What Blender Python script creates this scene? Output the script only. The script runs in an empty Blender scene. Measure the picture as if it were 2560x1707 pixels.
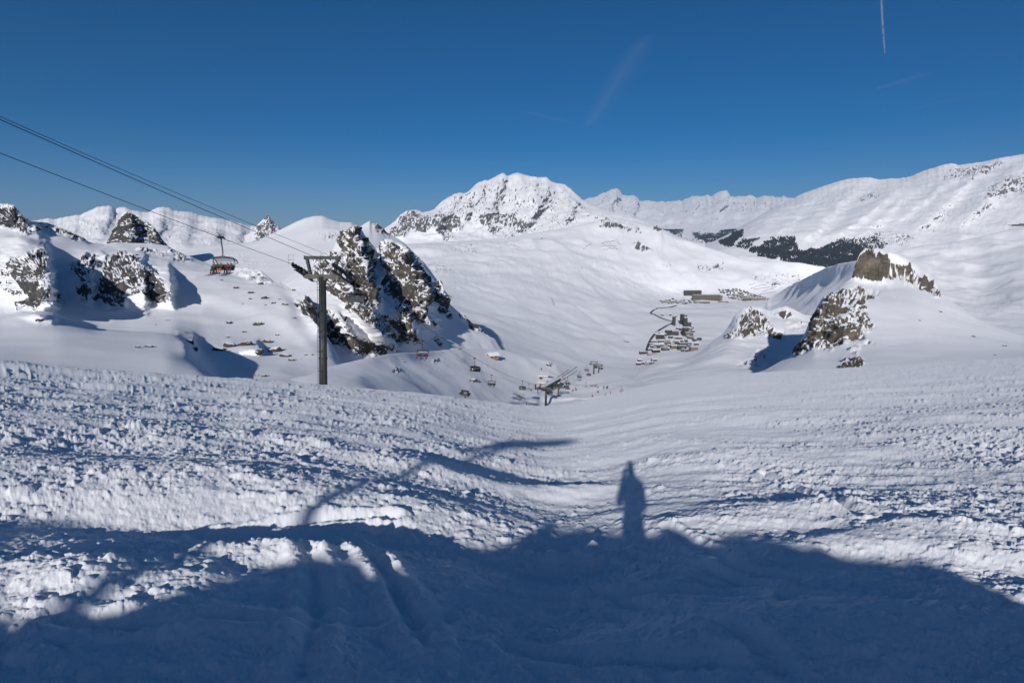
import bpy, bmesh, math, random
import numpy as np
from mathutils import Vector, Matrix, Euler

R = math.radians
rng = np.random.default_rng(7)
random.seed(7)
scene = bpy.context.scene
COL = scene.collection

# ------------------------------------------------------------------ camera
PITCH = R(10.0)
FPX = 1420.0                      # focal length in photograph pixels (2560 wide)
EYE = 1.65                        # eye height above the snow
cam_data = bpy.data.cameras.new("camera")
cam_data.sensor_width = 36.0
cam_data.lens = 36.0 * FPX / 2560.0
cam_data.clip_start = 0.05
cam_data.clip_end = 120000.0
cam = bpy.data.objects.new("camera", cam_data)
COL.objects.link(cam)
cam.location = (0, 0, 0)
cam.rotation_euler = (R(90) - PITCH, 0, 0)
scene.camera = cam

# ------------------------------------------------------------------ sky, sun, exposure
SUN_EL, SUN_AZ = R(21.5), R(12.0)        # sun behind the camera, shadows run 12 degrees to the right
to_sun = Vector((-math.sin(SUN_AZ) * math.cos(SUN_EL), -math.cos(SUN_AZ) * math.cos(SUN_EL), math.sin(SUN_EL)))
world = bpy.data.worlds.new("World")
scene.world = world
world.use_nodes = True
wn = world.node_tree
wn.nodes.clear()
sky = wn.nodes.new("ShaderNodeTexSky")
sky.sky_type = 'NISHITA'
sky.sun_disc = False
sky.sun_elevation = SUN_EL
sky.sun_rotation = math.atan2(to_sun.x, to_sun.y)
sky.altitude = 2600
sky.air_density = 0.8
sky.dust_density = 3.5
sky.ozone_density = 3.0
bg = wn.nodes.new("ShaderNodeBackground")
bg.inputs["Strength"].default_value = 0.061
wo = wn.nodes.new("ShaderNodeOutputWorld")
hs = wn.nodes.new("ShaderNodeHueSaturation")      # the photograph was taken through a polariser: a deeper, more saturated blue
hs.inputs["Saturation"].default_value = 1.42
wn.links.new(sky.outputs[0], hs.inputs["Color"])
wn.links.new(hs.outputs[0], bg.inputs[0])
wn.links.new(bg.outputs[0], wo.inputs[0])

sun_data = bpy.data.lights.new("sun", 'SUN')
sun_data.energy = 3.7
sun_data.angle = R(0.53)
sun_data.color = (1.0, 0.97, 0.945)
sun = bpy.data.objects.new("sun", sun_data)
COL.objects.link(sun)
sun.rotation_euler = (-to_sun).to_track_quat('-Z', 'Y').to_euler()

scene.view_settings.view_transform = 'Standard'
scene.view_settings.look = 'None'
scene.view_settings.exposure = 0.0
scene.view_settings.gamma = 1.0
scene.view_settings.use_curve_mapping = False
scene.render.engine = 'CYCLES'
scene.cycles.max_bounces = 8
scene.cycles.diffuse_bounces = 6
scene.cycles.transparent_max_bounces = 12
scene.cycles.volume_bounces = 0

# ------------------------------------------------------------------ measuring helpers
CP, SP = math.cos(PITCH), math.sin(PITCH)

def ray(px, py):
    """direction through a photograph pixel, scaled so that its y component is 1"""
    X = (np.asarray(px, float) - 1280.0) / FPX
    V = -(np.asarray(py, float) - 853.5) / FPX
    y = CP + V * SP
    z = -SP + V * CP
    return X / y, np.ones_like(X) * 1.0, z / y

def at(px, py, Y):
    dx, dy, dz = ray(px, py)
    Y = np.asarray(Y, float)
    return np.stack([dx * Y, dy * Y, dz * Y], -1)

def pt(px, py, Y):
    return Vector(at(px, py, Y).tolist())

# ------------------------------------------------------------------ noise (numpy)
_perm = np.random.default_rng(11).permutation(256).astype(np.int64)
_perm = np.concatenate([_perm, _perm, _perm])
_g = np.random.default_rng(5).normal(size=(256, 3))
_g /= np.linalg.norm(_g, axis=1)[:, None]
_g = _g.astype(np.float32)

def perlin(P):
    P = np.asarray(P, np.float64)
    i = np.floor(P).astype(np.int64)
    f = (P - i).astype(np.float32)
    i &= 255
    u = f * f * f * (f * (f * 6 - 15) + 10)
    x, y, z = f[..., 0], f[..., 1], f[..., 2]
    X, Y_, Z = i[..., 0], i[..., 1], i[..., 2]
    out = 0
    for dx in (0, 1):
        a = _perm[X + dx]
        wx = u[..., 0] if dx else 1 - u[..., 0]
        for dy in (0, 1):
            b = _perm[a + Y_ + dy]
            wy = wx * (u[..., 1] if dy else 1 - u[..., 1])
            for dz in (0, 1):
                g = _g[_perm[b + Z + dz]]
                d = g[..., 0] * (x - dx) + g[..., 1] * (y - dy) + g[..., 2] * (z - dz)
                out = out + d * wy * (u[..., 2] if dz else 1 - u[..., 2])
    return out * 1.5

def fbm(P, octaves=4, gain=0.5, lac=2.03):
    s, a = 0, 1.0
    P = np.asarray(P, float)
    for k in range(octaves):
        s = s + a * perlin(P + 17.3 * k)
        P = P * lac
        a *= gain
    return s

def ridged(P, octaves=4, gain=0.55, lac=2.1):
    s, a, w = 0, 1.0, 1.0
    P = np.asarray(P, float)
    for k in range(octaves):
        n = 1 - np.abs(perlin(P + 9.1 * k)) * 1.6
        n = n * n
        s = s + a * w * n
        w = np.clip(n * 1.5, 0, 1)
        P = P * lac
        a *= gain
    return s

def worley(P, jit=0.9):
    """2-D cell noise: nearest distance, second distance, cell random"""
    P = np.asarray(P, float)
    i = np.floor(P).astype(np.int64)
    f = P - i
    d1 = np.full(P.shape[:-1], 9.0); d2 = d1.copy(); rid = np.zeros_like(d1)
    for dx in (-1, 0, 1):
        for dy in (-1, 0, 1):
            cx, cy = (i[..., 0] + dx) & 255, (i[..., 1] + dy) & 255
            h = _perm[_perm[cx] + cy]
            ox = 0.5 + jit * (_perm[h + 31] / 255.0 - 0.5)
            oy = 0.5 + jit * (_perm[h + 77] / 255.0 - 0.5)
            d = np.hypot(dx + ox - f[..., 0], dy + oy - f[..., 1])
            m = d < d1
            d2 = np.where(m, d1, np.minimum(d2, d))
            rid = np.where(m, _perm[h + 131] / 255.0, rid)
            d1 = np.where(m, d, d1)
    return d1, d2, rid

def smooth(a, b, x):
    t = np.clip((x - a) / (b - a), 0, 1)
    return t * t * (3 - 2 * t)

def poly_mask(px, py, poly, feather):
    """soft inside mask of a polygon on grids"""
    poly = np.asarray(poly, float)
    x0, y0 = poly.min(0) - feather * 2; x1, y1 = poly.max(0) + feather * 2
    out = np.zeros(px.shape, np.float32)
    sel = (px > x0) & (px < x1) & (py > y0) & (py < y1)
    if not sel.any():
        return out
    x, y = px[sel], py[sel]
    inside = np.zeros(x.shape, bool); dmin = np.full(x.shape, 1e9)
    n = len(poly)
    for k in range(n):
        ax, ay = poly[k]; bx, by = poly[(k + 1) % n]
        if ay != by:
            c = ((ay > y) != (by > y)) & (x < (bx - ax) * (y - ay) / (by - ay) + ax)
            inside ^= c
        L2 = (bx - ax) ** 2 + (by - ay) ** 2 + 1e-9
        t = np.clip(((x - ax) * (bx - ax) + (y - ay) * (by - ay)) / L2, 0, 1)
        dmin = np.minimum(dmin, np.hypot(x - ax - t * (bx - ax), y - ay - t * (by - ay)))
    sd = np.where(inside, dmin, -dmin)
    out[sel] = smooth(-feather, feather, sd)
    return out

# ------------------------------------------------------------------ materials
MATS = {}
def new_mat(name):
    m = bpy.data.materials.new(name)
    m.use_nodes = True
    nt = m.node_tree
    nt.nodes.clear()
    out = nt.nodes.new("ShaderNodeOutputMaterial")
    b = nt.nodes.new("ShaderNodeBsdfPrincipled")
    nt.links.new(b.outputs[0], out.inputs[0])
    MATS[name] = m
    return m, nt, b

def N(nt, kind, **kw):
    n = nt.nodes.new("ShaderNode" + kind)
    for k, v in kw.items():
        if k in n.inputs:
            n.inputs[k].default_value = v
        else:
            setattr(n, k, v)
    return n

def ramp(nt, src, stops):
    r = nt.nodes.new("ShaderNodeValToRGB")
    el = r.color_ramp.elements
    while len(el) < len(stops):
        el.new(0.5)
    for e, (p, c) in zip(el, stops):
        e.position = p
        e.color = (*c, 1)
    nt.links.new(src, r.inputs[0])
    return r

SNOW = (0.89, 0.89, 0.905)

def plain(name, col, rough=0.6, metal=0.0, var=0.25, scale=8.0):
    """painted or dull surface with slight uneven wear"""
    if name in MATS:
        return MATS[name]
    m, nt, b = new_mat(name)
    tc = N(nt, "TexCoord")
    nz = N(nt, "TexNoise", Scale=scale, Detail=5.0, Roughness=0.65)
    nt.links.new(tc.outputs["Object"], nz.inputs["Vector"])
    lo = tuple(c * (1 - var) for c in col); hi = tuple(min(1, c * (1 + var)) for c in col)
    r = ramp(nt, nz.outputs[0], [(0.3, lo), (0.7, hi)])
    nt.links.new(r.outputs[0], b.inputs["Base Color"])
    b.inputs["Roughness"].default_value = rough
    b.inputs["Metallic"].default_value = metal
    return m

def mountain_mat(name, L, dark, mid, tan, snow=SNOW, edge=0.5, fine=1.0):
    edge *= 1.5
    """snow with rock showing where the vertex attribute 'rock' is high; noise breaks up the edge"""
    m, nt, b = new_mat(name)
    tc = N(nt, "TexCoord")
    mp = N(nt, "VectorMath", operation='SCALE')
    mp.inputs["Scale"].default_value = 1.0 / L
    nt.links.new(tc.outputs["Object"], mp.inputs[0])
    att = N(nt, "Attribute", attribute_name="rock")
    n1 = N(nt, "TexNoise", Scale=420.0 * fine, Detail=6.0, Roughness=0.7)
    nt.links.new(mp.outputs[0], n1.inputs["Vector"])
    sub = N(nt, "Math", operation='MULTIPLY_ADD')
    nt.links.new(n1.outputs[0], sub.inputs[0]); sub.inputs[1].default_value = edge * 2; sub.inputs[2].default_value = -edge
    add = N(nt, "Math", operation='ADD')
    nt.links.new(att.outputs["Fac"], add.inputs[0]); nt.links.new(sub.outputs[0], add.inputs[1])
    mr = N(nt, "MapRange")
    mr.inputs[1].default_value = -0.12; mr.inputs[2].default_value = 0.12
    nt.links.new(add.outputs[0], mr.inputs[0])
    n2 = N(nt, "TexNoise", Scale=60.0, Detail=8.0, Roughness=0.72, Distortion=0.4)
    nt.links.new(mp.outputs[0], n2.inputs["Vector"])
    rc = ramp(nt, n2.outputs[0], [(0.3, dark), (0.5, mid), (0.68, tan)])
    n3 = N(nt, "TexNoise", Scale=14.0, Detail=4.0)
    nt.links.new(mp.outputs[0], n3.inputs["Vector"])
    sc = ramp(nt, n3.outputs[0], [(0.3, tuple(c * 0.96 for c in snow)), (0.7, snow)])
    mx = N(nt, "Mix", data_type='RGBA')
    nt.links.new(mr.outputs[0], mx.inputs[0])
    nt.links.new(sc.outputs[0], mx.inputs[6]); nt.links.new(rc.outputs[0], mx.inputs[7])
    nt.links.new(mx.outputs[2], b.inputs["Base Color"])
    b.inputs["Roughness"].default_value = 0.85
    b.inputs["Diffuse Roughness"].default_value = 0.2
    b.inputs["Specular IOR Level"].default_value = 0.15
    bp = N(nt, "Bump")
    n4 = N(nt, "TexNoise", Scale=700.0 * fine, Detail=4.0, Roughness=0.7)
    nt.links.new(mp.outputs[0], n4.inputs["Vector"])
    nt.links.new(n4.outputs[0], bp.inputs["Height"])
    bp.inputs["Distance"].default_value = L * 0.0012
    mm = N(nt, "Math", operation='MULTIPLY_ADD')
    nt.links.new(mr.outputs[0], mm.inputs[0]); mm.inputs[1].default_value = 0.75; mm.inputs[2].default_value = 0.12
    nt.links.new(mm.outputs[0], bp.inputs["Strength"])
    nt.links.new(bp.outputs[0], b.inputs["Normal"])
    return m

# ------------------------------------------------------------------ mesh helpers
def tag(o, label=None, cat=None, group=None, kind=None):
    if label: o["label"] = label
    if cat: o["category"] = cat
    if group: o["group"] = group
    if kind: o["kind"] = kind
    return o

def link(name, me, mat=None, parent=None):
    o = bpy.data.objects.new(name, me)
    COL.objects.link(o)
    if mat is not None and me is not None and not me.materials:
        me.materials.append(mat)
    if parent is not None:
        o.parent = parent
    return o

def grid_mesh(name, P, mat, rock=None, smooth_shade=True):
    """P: rows x cols x 3"""
    nr, nc = P.shape[:2]
    idx = np.arange(nr * nc).reshape(nr, nc)
    q = np.stack([idx[:-1, :-1], idx[:-1, 1:], idx[1:, 1:], idx[1:, :-1]], -1).reshape(-1, 4)
    me = bpy.data.meshes.new(name)
    me.vertices.add(nr * nc)
    me.vertices.foreach_set("co", P.reshape(-1).astype(np.float32))
    me.loops.add(q.size)
    me.loops.foreach_set("vertex_index", q.reshape(-1).astype(np.int32))
    me.polygons.add(len(q))
    me.polygons.foreach_set("loop_start", (np.arange(len(q)) * 4).astype(np.int32))
    me.polygons.foreach_set("use_smooth", np.full(len(q), smooth_shade))
    me.update(calc_edges=True)
    if rock is not None:
        a = me.attributes.new("rock", 'FLOAT', 'POINT')
        a.data.foreach_set("value", rock.reshape(-1).astype(np.float32))
    me.validate()
    return link(name, me, mat)

def normals(P):
    du = np.gradient(P, axis=1); dv = np.gradient(P, axis=0)
    n = np.cross(du, dv)
    n /= np.linalg.norm(n, axis=-1, keepdims=True) + 1e-12
    n *= np.where(n[..., 2:3] < 0, -1, 1)
    return n

def interp(pts, xs):
    """smooth-ish interpolation of a curve of (x, ...) points"""
    pts = np.asarray(pts, float)
    o = np.argsort(pts[:, 0]); pts = pts[o]
    return [np.interp(xs, pts[:, 0], pts[:, k]) for k in range(1, pts.shape[1])]

def box_blur(a, n, axis):
    if n < 2: return a
    k = np.ones(n) / n
    pad = [(0, 0)] * a.ndim; pad[axis] = (n // 2, n - 1 - n // 2)
    b = np.pad(a, pad, mode='edge')
    return np.apply_along_axis(lambda v: np.convolve(v, k, mode='valid'), axis, b)
# ================================================================== THE SNOW FIELD AT OUR FEET
# crest of the slope we stand on: (pixel x, pixel y, distance) -> how each bearing falls away
CREST = [(-900, 885, 36), (-300, 893, 36), (0, 905, 38), (250, 925, 40), (500, 943, 42), (800, 962, 47), (1050, 985, 55),
         (1250, 1008, 75), (1370, 1018, 95), (1450, 1005, 110), (1560, 978, 120), (1640, 958, 125), (1720, 945, 130), (1850, 934, 135), (2000, 926, 140),
         (2200, 915, 145), (2400, 902, 150), (2560, 893, 150), (2900, 870, 150), (3400, 850, 150)]
_cr = np.array(CREST, float)
_dx, _, _dz = ray(_cr[:, 0], _cr[:, 1])
_o = np.argsort(_dx)
CT, CS, CY = _dx[_o], -_dz[_o], _cr[_o, 2]
_tt = np.linspace(CT[0], CT[-1], 600)
_ss = box_blur(np.interp(_tt, CT, CS), 15, 0); _yy = box_blur(np.interp(_tt, CT, CY), 41, 0)

def fall(t):
    S = np.interp(t, _tt, _ss); yc = np.interp(t, _tt, _yy)
    return S - 2 * EYE / yc, EYE / yc ** 2, S, yc

def ground(x, y):
    """smooth height of the near slope"""
    t = x / np.maximum(y, 3.0)
    s, c, S, yc = fall(t)
    return -EYE - s * y - c * np.maximum(y, 0) ** 2

def snow_relief(x, y, dist):
    """bumps, wind crust, ski tracks and clods on the near slope"""
    foot = dist * 2.4 / FPX                         # size of one render pixel there
    o0 = np.zeros_like(x)
    Q = np.stack([x, y, o0], -1)
    tt = x / np.maximum(y, 2.0)
    leftness = smooth(0.45, -0.30, tt)
    def lod(size):
        return np.exp(-(foot * 1.6 / size) ** 2)
    # rolling bumps
    z = 0.10 * fbm(Q * np.array([0.16, 0.26, 1]), 2) * smooth(2, 8, dist)
    z = z + (0.035 + 0.035 * leftness) * fbm(Q * np.array([0.45, 0.7, 1]) + 40, 2, 0.5) * smooth(1.0, 6, dist)
    patch = smooth(-0.35, 0.45, fbm(Q * np.array([0.22, 0.36, 1]) + 71, 3))          # where the snow lies chopped up
    rough = (0.55 + 0.45 * patch) * (0.95 + 0.05 * leftness)
    # chopped crust: bumps of all sizes, each kept only where it is larger than a pixel
    for k, (size, amp) in enumerate(((3.2, .048), (1.6, .036), (0.9, .0175), (0.5, .0115), (0.28, .0082), (0.15, .0062), (0.08, .0046), (0.04, .0029))):
        f = lod(size)
        if f.max() < 0.03: continue
        n = perlin(np.stack([x / size * 0.95 + 13 * k, y / size * 1.05, o0 + 3 * k], -1))
        n2 = perlin(np.stack([x / size * 1.2 + 5 * k + y * .4 / size, y / size * 1.2 - x * .3 / size, o0 + 7 + 3 * k], -1))
        chop = 0.55 - np.abs(n) * 1.6 + 0.8 * n2
        near = smooth(size * 0.6, size * 5.0, dist) * (0.8 if size > 1.2 else 1.0)
        far = 1 + 0.9 * smooth(22, 80, dist)
        close = 1 + (1.0 * smooth(6.0, 3.5, dist) if 0.1 < size < 1.0 else 0.0)
        z = z + amp * f * near * rough * chop * far * close
    # ski tracks: long shallow grooves
    for ang, wl, amp, off in ((-24, 0.60, 0.022, 3.0), (-33, 0.24, 0.010, 8.0), (14, 0.7, 0.018, 15.0), (66, 0.42, 0.010, 23.0), (-12, 2.2, 0.018, 31.0)):
        a = R(ang); ca, sa = math.cos(a), math.sin(a)
        u = x * ca + y * sa; v = -x * sa + y * ca
        wob = 0.35 * perlin(np.stack([u * 0.12, v * 0.3, o0 + off], -1))
        r = 1 - np.abs(perlin(np.stack([u * 0.05, (v + wob) / wl, o0 + off], -1))) * 2
        m = smooth(-0.1, 0.5, perlin(np.stack([x * 0.11, y * 0.17, o0 + off + 2], -1)))
        z = z + amp * m * r * lod(wl * 0.6) * (0.06 + 0.94 * smooth(15, 6, dist)) * (1 + 1.6 * smooth(7.5, 4.0, dist))
    # crumbs and clods of broken snow lying about, thicker in some patches
    crumb = smooth(-0.5, 0.5, fbm(Q * np.array([0.45, 0.7, 1]) + 91, 3))
    for size, amp, thr in ((0.30, 0.042, 0.84), (0.17, 0.032, 0.72), (0.10, 0.022, 0.60), (0.06, 0.014, 0.52), (0.036, 0.008, 0.48)):
        f = lod(size * 0.9)
        if f.max() < 0.03: continue
        wx = 0.3 * perlin(Q / size * 1.4 + 5); wy = 0.3 * perlin(Q / size * 1.4 + 55)
        d1, d2, rid = worley(np.stack([x / size + wx, y / size * 1.1 + wy], -1))
        keep = smooth(thr, thr + 0.10, rid * (0.62 + 0.38 * crumb) * (0.93 + 0.10 * leftness))
        rad = 0.26 + 0.26 * rid
        lump = np.clip(1 - (d1 / rad) ** 2, 0, 1) ** 0.6
        z = z + amp * f * keep * lump * (0.4 + 0.9 * rid) * (0.62 + 0.38 * smooth(4, 11, dist))
    # fine crust
    z = z + 0.010 * fbm(Q * 5.0 + 7, 2, 0.55) * lod(0.2)
    z = z + 0.004 * fbm(Q * 24.0 + 2, 2, 0.6) * lod(0.04)
    # heaps and troughs one can pick out
    def hump(px, py, sx, sy, h):
        Y = near_Y(px, py); p = at(px, py, Y)
        return h * np.exp(-((x - p[0]) / sx) ** 2 - ((y - p[1]) / sy) ** 2)
    z = z + hump(1385, 1425, 0.50, 0.16, 0.20) + hump(1288, 1398, .07, .05, .13) + hump(1325, 1405, .05, .05, .10) + hump(1405, 1402, .06, .05, .10) + hump(1432, 1396, .05, .05, .12) + hump(1480, 1400, .10, .06, .15) + hump(1900, 1620, 0.9, 0.3, 0.10) + hump(2300, 1640, 0.6, 0.3, 0.10) + hump(600, 1640, 0.5, 0.25, 0.08) + hump(250, 1470, 0.75, 0.40, 0.10) + hump(750, 1410, 0.6, 0.35, 0.07)
    z = z + hump(1420, 1240, 0.7, 0.5, 0.13) + hump(700, 1230, 2.6, 0.9, 0.14) - hump(600, 1318, 3.2, 0.40, 0.15)
    z = z + hump(1960, 1300, 1.4, .5, 0.10) + hump(2300, 1370, 1.2, .45, .12) + hump(1000, 1180, 1.5, .7, .10)
    # single ski tracks scored across the near snow, each a groove with low rims
    for line in ([(850, 1330), (930, 1420), (1000, 1520), (1040, 1640)], [(760, 1400), (800, 1480), (790, 1580), (760, 1720)], [(870, 1340), (955, 1430), (1030, 1540), (1075, 1660)],
                 [(1480, 1500), (1620, 1545), (1800, 1620), (1960, 1720)], [(1560, 1400), (1760, 1440), (2000, 1520), (2300, 1600)], [(1650, 1330), (1790, 1400), (1850, 1450), (2000, 1470)],
                 [(100, 1560), (420, 1590), (760, 1600), (1150, 1570)], [(1180, 1500), (1400, 1512), (1700, 1500), (1900, 1520)], [(1250, 1640), (1500, 1690), (1800, 1700)], [(1900, 1180), (2040, 1260), (2160, 1330)], [(480, 1310), (760, 1300), (1000, 1310)]):
        g = np.array([at(px, py, near_Y(px, py))[:2] for px, py in line])
        tq = np.linspace(0, 1, 25); g = np.stack([np.interp(tq, np.linspace(0, 1, len(g)), g[:, q]) for q in (0, 1)], 1); g = box_blur(g, 7, 0)
        sel = (np.abs(x - g[:, 0].mean()) < 6) & (y > g[:, 1].min() - .5) & (y < g[:, 1].max() + .5)
        if not sel.any(): continue
        xs_, ys_ = x[sel], y[sel]; dm = np.full(xs_.shape, 9.0)
        for (ax_, ay_), (bx_, by_) in zip(g, g[1:]):
            t_ = np.clip(((xs_ - ax_) * (bx_ - ax_) + (ys_ - ay_) * (by_ - ay_)) / ((bx_ - ax_) ** 2 + (by_ - ay_) ** 2 + 1e-9), 0, 1)
            dm = np.minimum(dm, np.hypot(xs_ - ax_ - t_ * (bx_ - ax_), ys_ - ay_ - t_ * (by_ - ay_)))
        dm = dm + .015 * perlin(np.stack([xs_ * 5, ys_ * 5, 0 * xs_], -1))
        z[sel] += -0.045 * np.exp(-(dm / .045) ** 2) + 0.028 * np.exp(-((dm - .12) / .05) ** 2)
    # the strip of shade along the left crest: a low swell with the snow lying flatter behind it
    lip = smooth(-0.30, -0.70, tt)
    z = z + lip * (0.22 * np.exp(-((y - 22.0) / 2.4) ** 2) - 0.16 * np.exp(-((y - 28.0) / 2.6) ** 2) + 0.16 * np.exp(-((y - 35.0) / 4.0) ** 2))
    return z

def near_Y(px, py):
    t, _, dz = ray(px, py)
    s, c, S, yc = fall(t)
    T = np.maximum(-dz, S)
    return ((T - s) - np.sqrt(np.maximum((T - s) ** 2 - 4 * EYE * c, 0))) / (2 * c)

def build_snow_field():
    cols = np.linspace(-330, 2890, 1420)
    nr = 470
    t, _, _ = ray(cols, np.full_like(cols, 853.5))
    s, c, S, yc = fall(t)
    _, _, dzb = ray(cols, np.full_like(cols, 1830.0))
    v = np.linspace(0, 1, nr)[:, None]
    T = (-dzb)[None, :] * (1 - v) + (S * 1.0)[None, :] * v
    disc = np.maximum((T - s) ** 2 - 4 * EYE * c, 0)
    y = ((T - s) - np.sqrt(disc)) / (2 * c)
    yb = yc[None, :] * (1 + np.linspace(0.012, 0.75, 46)[:, None])
    y = np.concatenate([y, yb], 0)
    x = y * t[None, :]
    dist = np.hypot(x, y)
    k = np.arange(len(cols)); side_fade = smooth(0, 70, np.minimum(k, len(cols) - 1 - k).astype(float))[None, :]
    z = ground(x, y) + snow_relief(x, y, dist) * side_fade
    z[:, 0] -= 0.8; z[:, -1] -= 0.8; z[0] -= 0.5
    P = np.stack([x, y, z], -1)
    m, nt, b = new_mat("trodden_snow")
    tc = N(nt, "TexCoord")
    n1 = N(nt, "TexNoise", Scale=0.35, Detail=3.0)
    nt.links.new(tc.outputs["Object"], n1.inputs["Vector"])
    r = ramp(nt, n1.outputs[0], [(0.35, (0.86, 0.87, 0.89)), (0.65, (0.90, 0.90, 0.915))])
    nt.links.new(r.outputs[0], b.inputs["Base Color"])
    b.inputs["Roughness"].default_value = 0.75
    b.inputs["Diffuse Roughness"].default_value = 0.4
    b.inputs["Specular IOR Level"].default_value = 0.25
    n2 = N(nt, "TexNoise", Scale=28.0, Detail=5.0, Roughness=0.7)
    nt.links.new(tc.outputs["Object"], n2.inputs["Vector"])
    bp = N(nt, "Bump", Strength=0.35, Distance=0.03)
    nt.links.new(n2.outputs[0], bp.inputs["Height"])
    nt.links.new(bp.outputs[0], b.inputs["Normal"])
    o = grid_mesh("snow_field", P, m)
    tag(o, kind="structure")
    return m

SNOW_MAT = build_snow_field()

# the bank we stand on, behind the camera: its crest throws the big shadow at our feet
SHADE_EDGE = [(-300, 1300), (-60, 1345), (10, 1395), (60, 1440), (100, 1472), (220, 1495), (420, 1488), (560, 1455), (700, 1425), (800, 1375), (880, 1330),
              (1000, 1338), (1150, 1352), (1250, 1352), (1330, 1335), (1372, 1308), (1388, 1290), (1400, 1308), (1450, 1315), (1500, 1302), (1530, 1318),
              (1600, 1318), (1640, 1300), (1690, 1312), (1730, 1340), (1790, 1322), (1870, 1318), (1960, 1335), (2040, 1362), (2110, 1372),
              (2160, 1372), (2200, 1352), (2300, 1395), (2420, 1450), (2560, 1545), (2800, 1640), (3000, 1700)]
BANK_Y = -4.0
def build_bank():
    e = np.array(SHADE_EDGE, float)
    Y = near_Y(e[:, 0], e[:, 1])
    p = at(e[:, 0], e[:, 1], Y)
    k = (p[:, 1] - BANK_Y) / (-to_sun.y)
    xb = p[:, 0] + to_sun.x * k; zb = p[:, 2] + to_sun.z * k
    o = np.argsort(xb); xb, zb = xb[o], zb[o]
    xs = np.linspace(-26, 26, 420)
    ys = np.concatenate([np.linspace(3.6, BANK_Y, 84), np.linspace(BANK_Y - 0.12, -34, 40)])
    X, Yg = np.meshgrid(xs, ys)
    jag = .05 * fbm(np.stack([xs * 2.5, 0 * xs, 0 * xs], -1), 2) + .035 * fbm(np.stack([xs * 8, 0 * xs, 0 * xs + 3], -1), 3, .6)
    crest = np.interp(X, xb, zb) + jag[None, :] * smooth(-1.5, 0.5, -np.abs(Yg - BANK_Y))
    base = ground(X, Yg) - 0.01
    gb = ground(X, np.full_like(X, BANK_Y))
    rise = np.clip(crest - gb, 0.05, 9)
    f = np.where(Yg > BANK_Y, np.exp(-((Yg - BANK_Y) / 1.0) ** 2), 1.0)
    up = np.where(Yg < BANK_Y, (BANK_Y - Yg) * -0.02, 0)
    z = base + rise * f
    z = np.where(Yg < BANK_Y, crest + (BANK_Y - Yg) * 0.12 , z)
    D = np.hypot(X, Yg)
    z = z + 0.03 * fbm(np.stack([X * 2, Yg * 2, 0 * X], -1), 3) * smooth(0, -2, Yg)
    z = np.where(Yg > 1.0, z - 0.03 * smooth(1.0, 1.8, Yg) - 0.25 * smooth(2.2, 2.8, Yg) * (np.abs(X) < 1.2 * Yg), z)
    b = grid_mesh("snow_bank", np.stack([X, Yg, z], -1), SNOW_MAT)
    tag(b, kind="structure")
build_bank()

# the same slope carried on to both sides beyond the finely modelled part
def build_sides():
    u = np.sinh(np.linspace(-4.2, 4.2, 260)); xs = u / u.max() * 130
    ys = np.concatenate([np.linspace(-34, 0.4, 40), 0.8 + 70 * np.linspace(0, 1, 150) ** 1.7])
    X, Yg = np.meshgrid(xs, ys)
    t = X / np.maximum(Yg, 0.05)
    tl, tr = float(ray(-330, 853.5)[0]), float(ray(2890, 853.5)[0])
    inside = smooth(tl + .01, tl + .15, t) * smooth(tr - .01, tr - .15, t) * (Yg > 0)
    calm = smooth(tl, tl - .35, t) + smooth(tr, tr + .35, t)
    Qx = np.stack([X, Yg, 0 * X], -1)
    z = ground(X, Yg) + calm * (0.10 * fbm(Qx * np.array([.3, .4, 1]), 3) + .05 * fbm(Qx * 1.6, 3))
    z = z - 0.5 * inside - 0.02
    under = (np.abs(X) < 25.5) & (Yg < 3.4)
    z = np.where(under, z - 3.0, z)
    tag(grid_mesh("snow_slope", np.stack([X, Yg, z], -1), SNOW_MAT), kind="structure")
build_sides()

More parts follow.
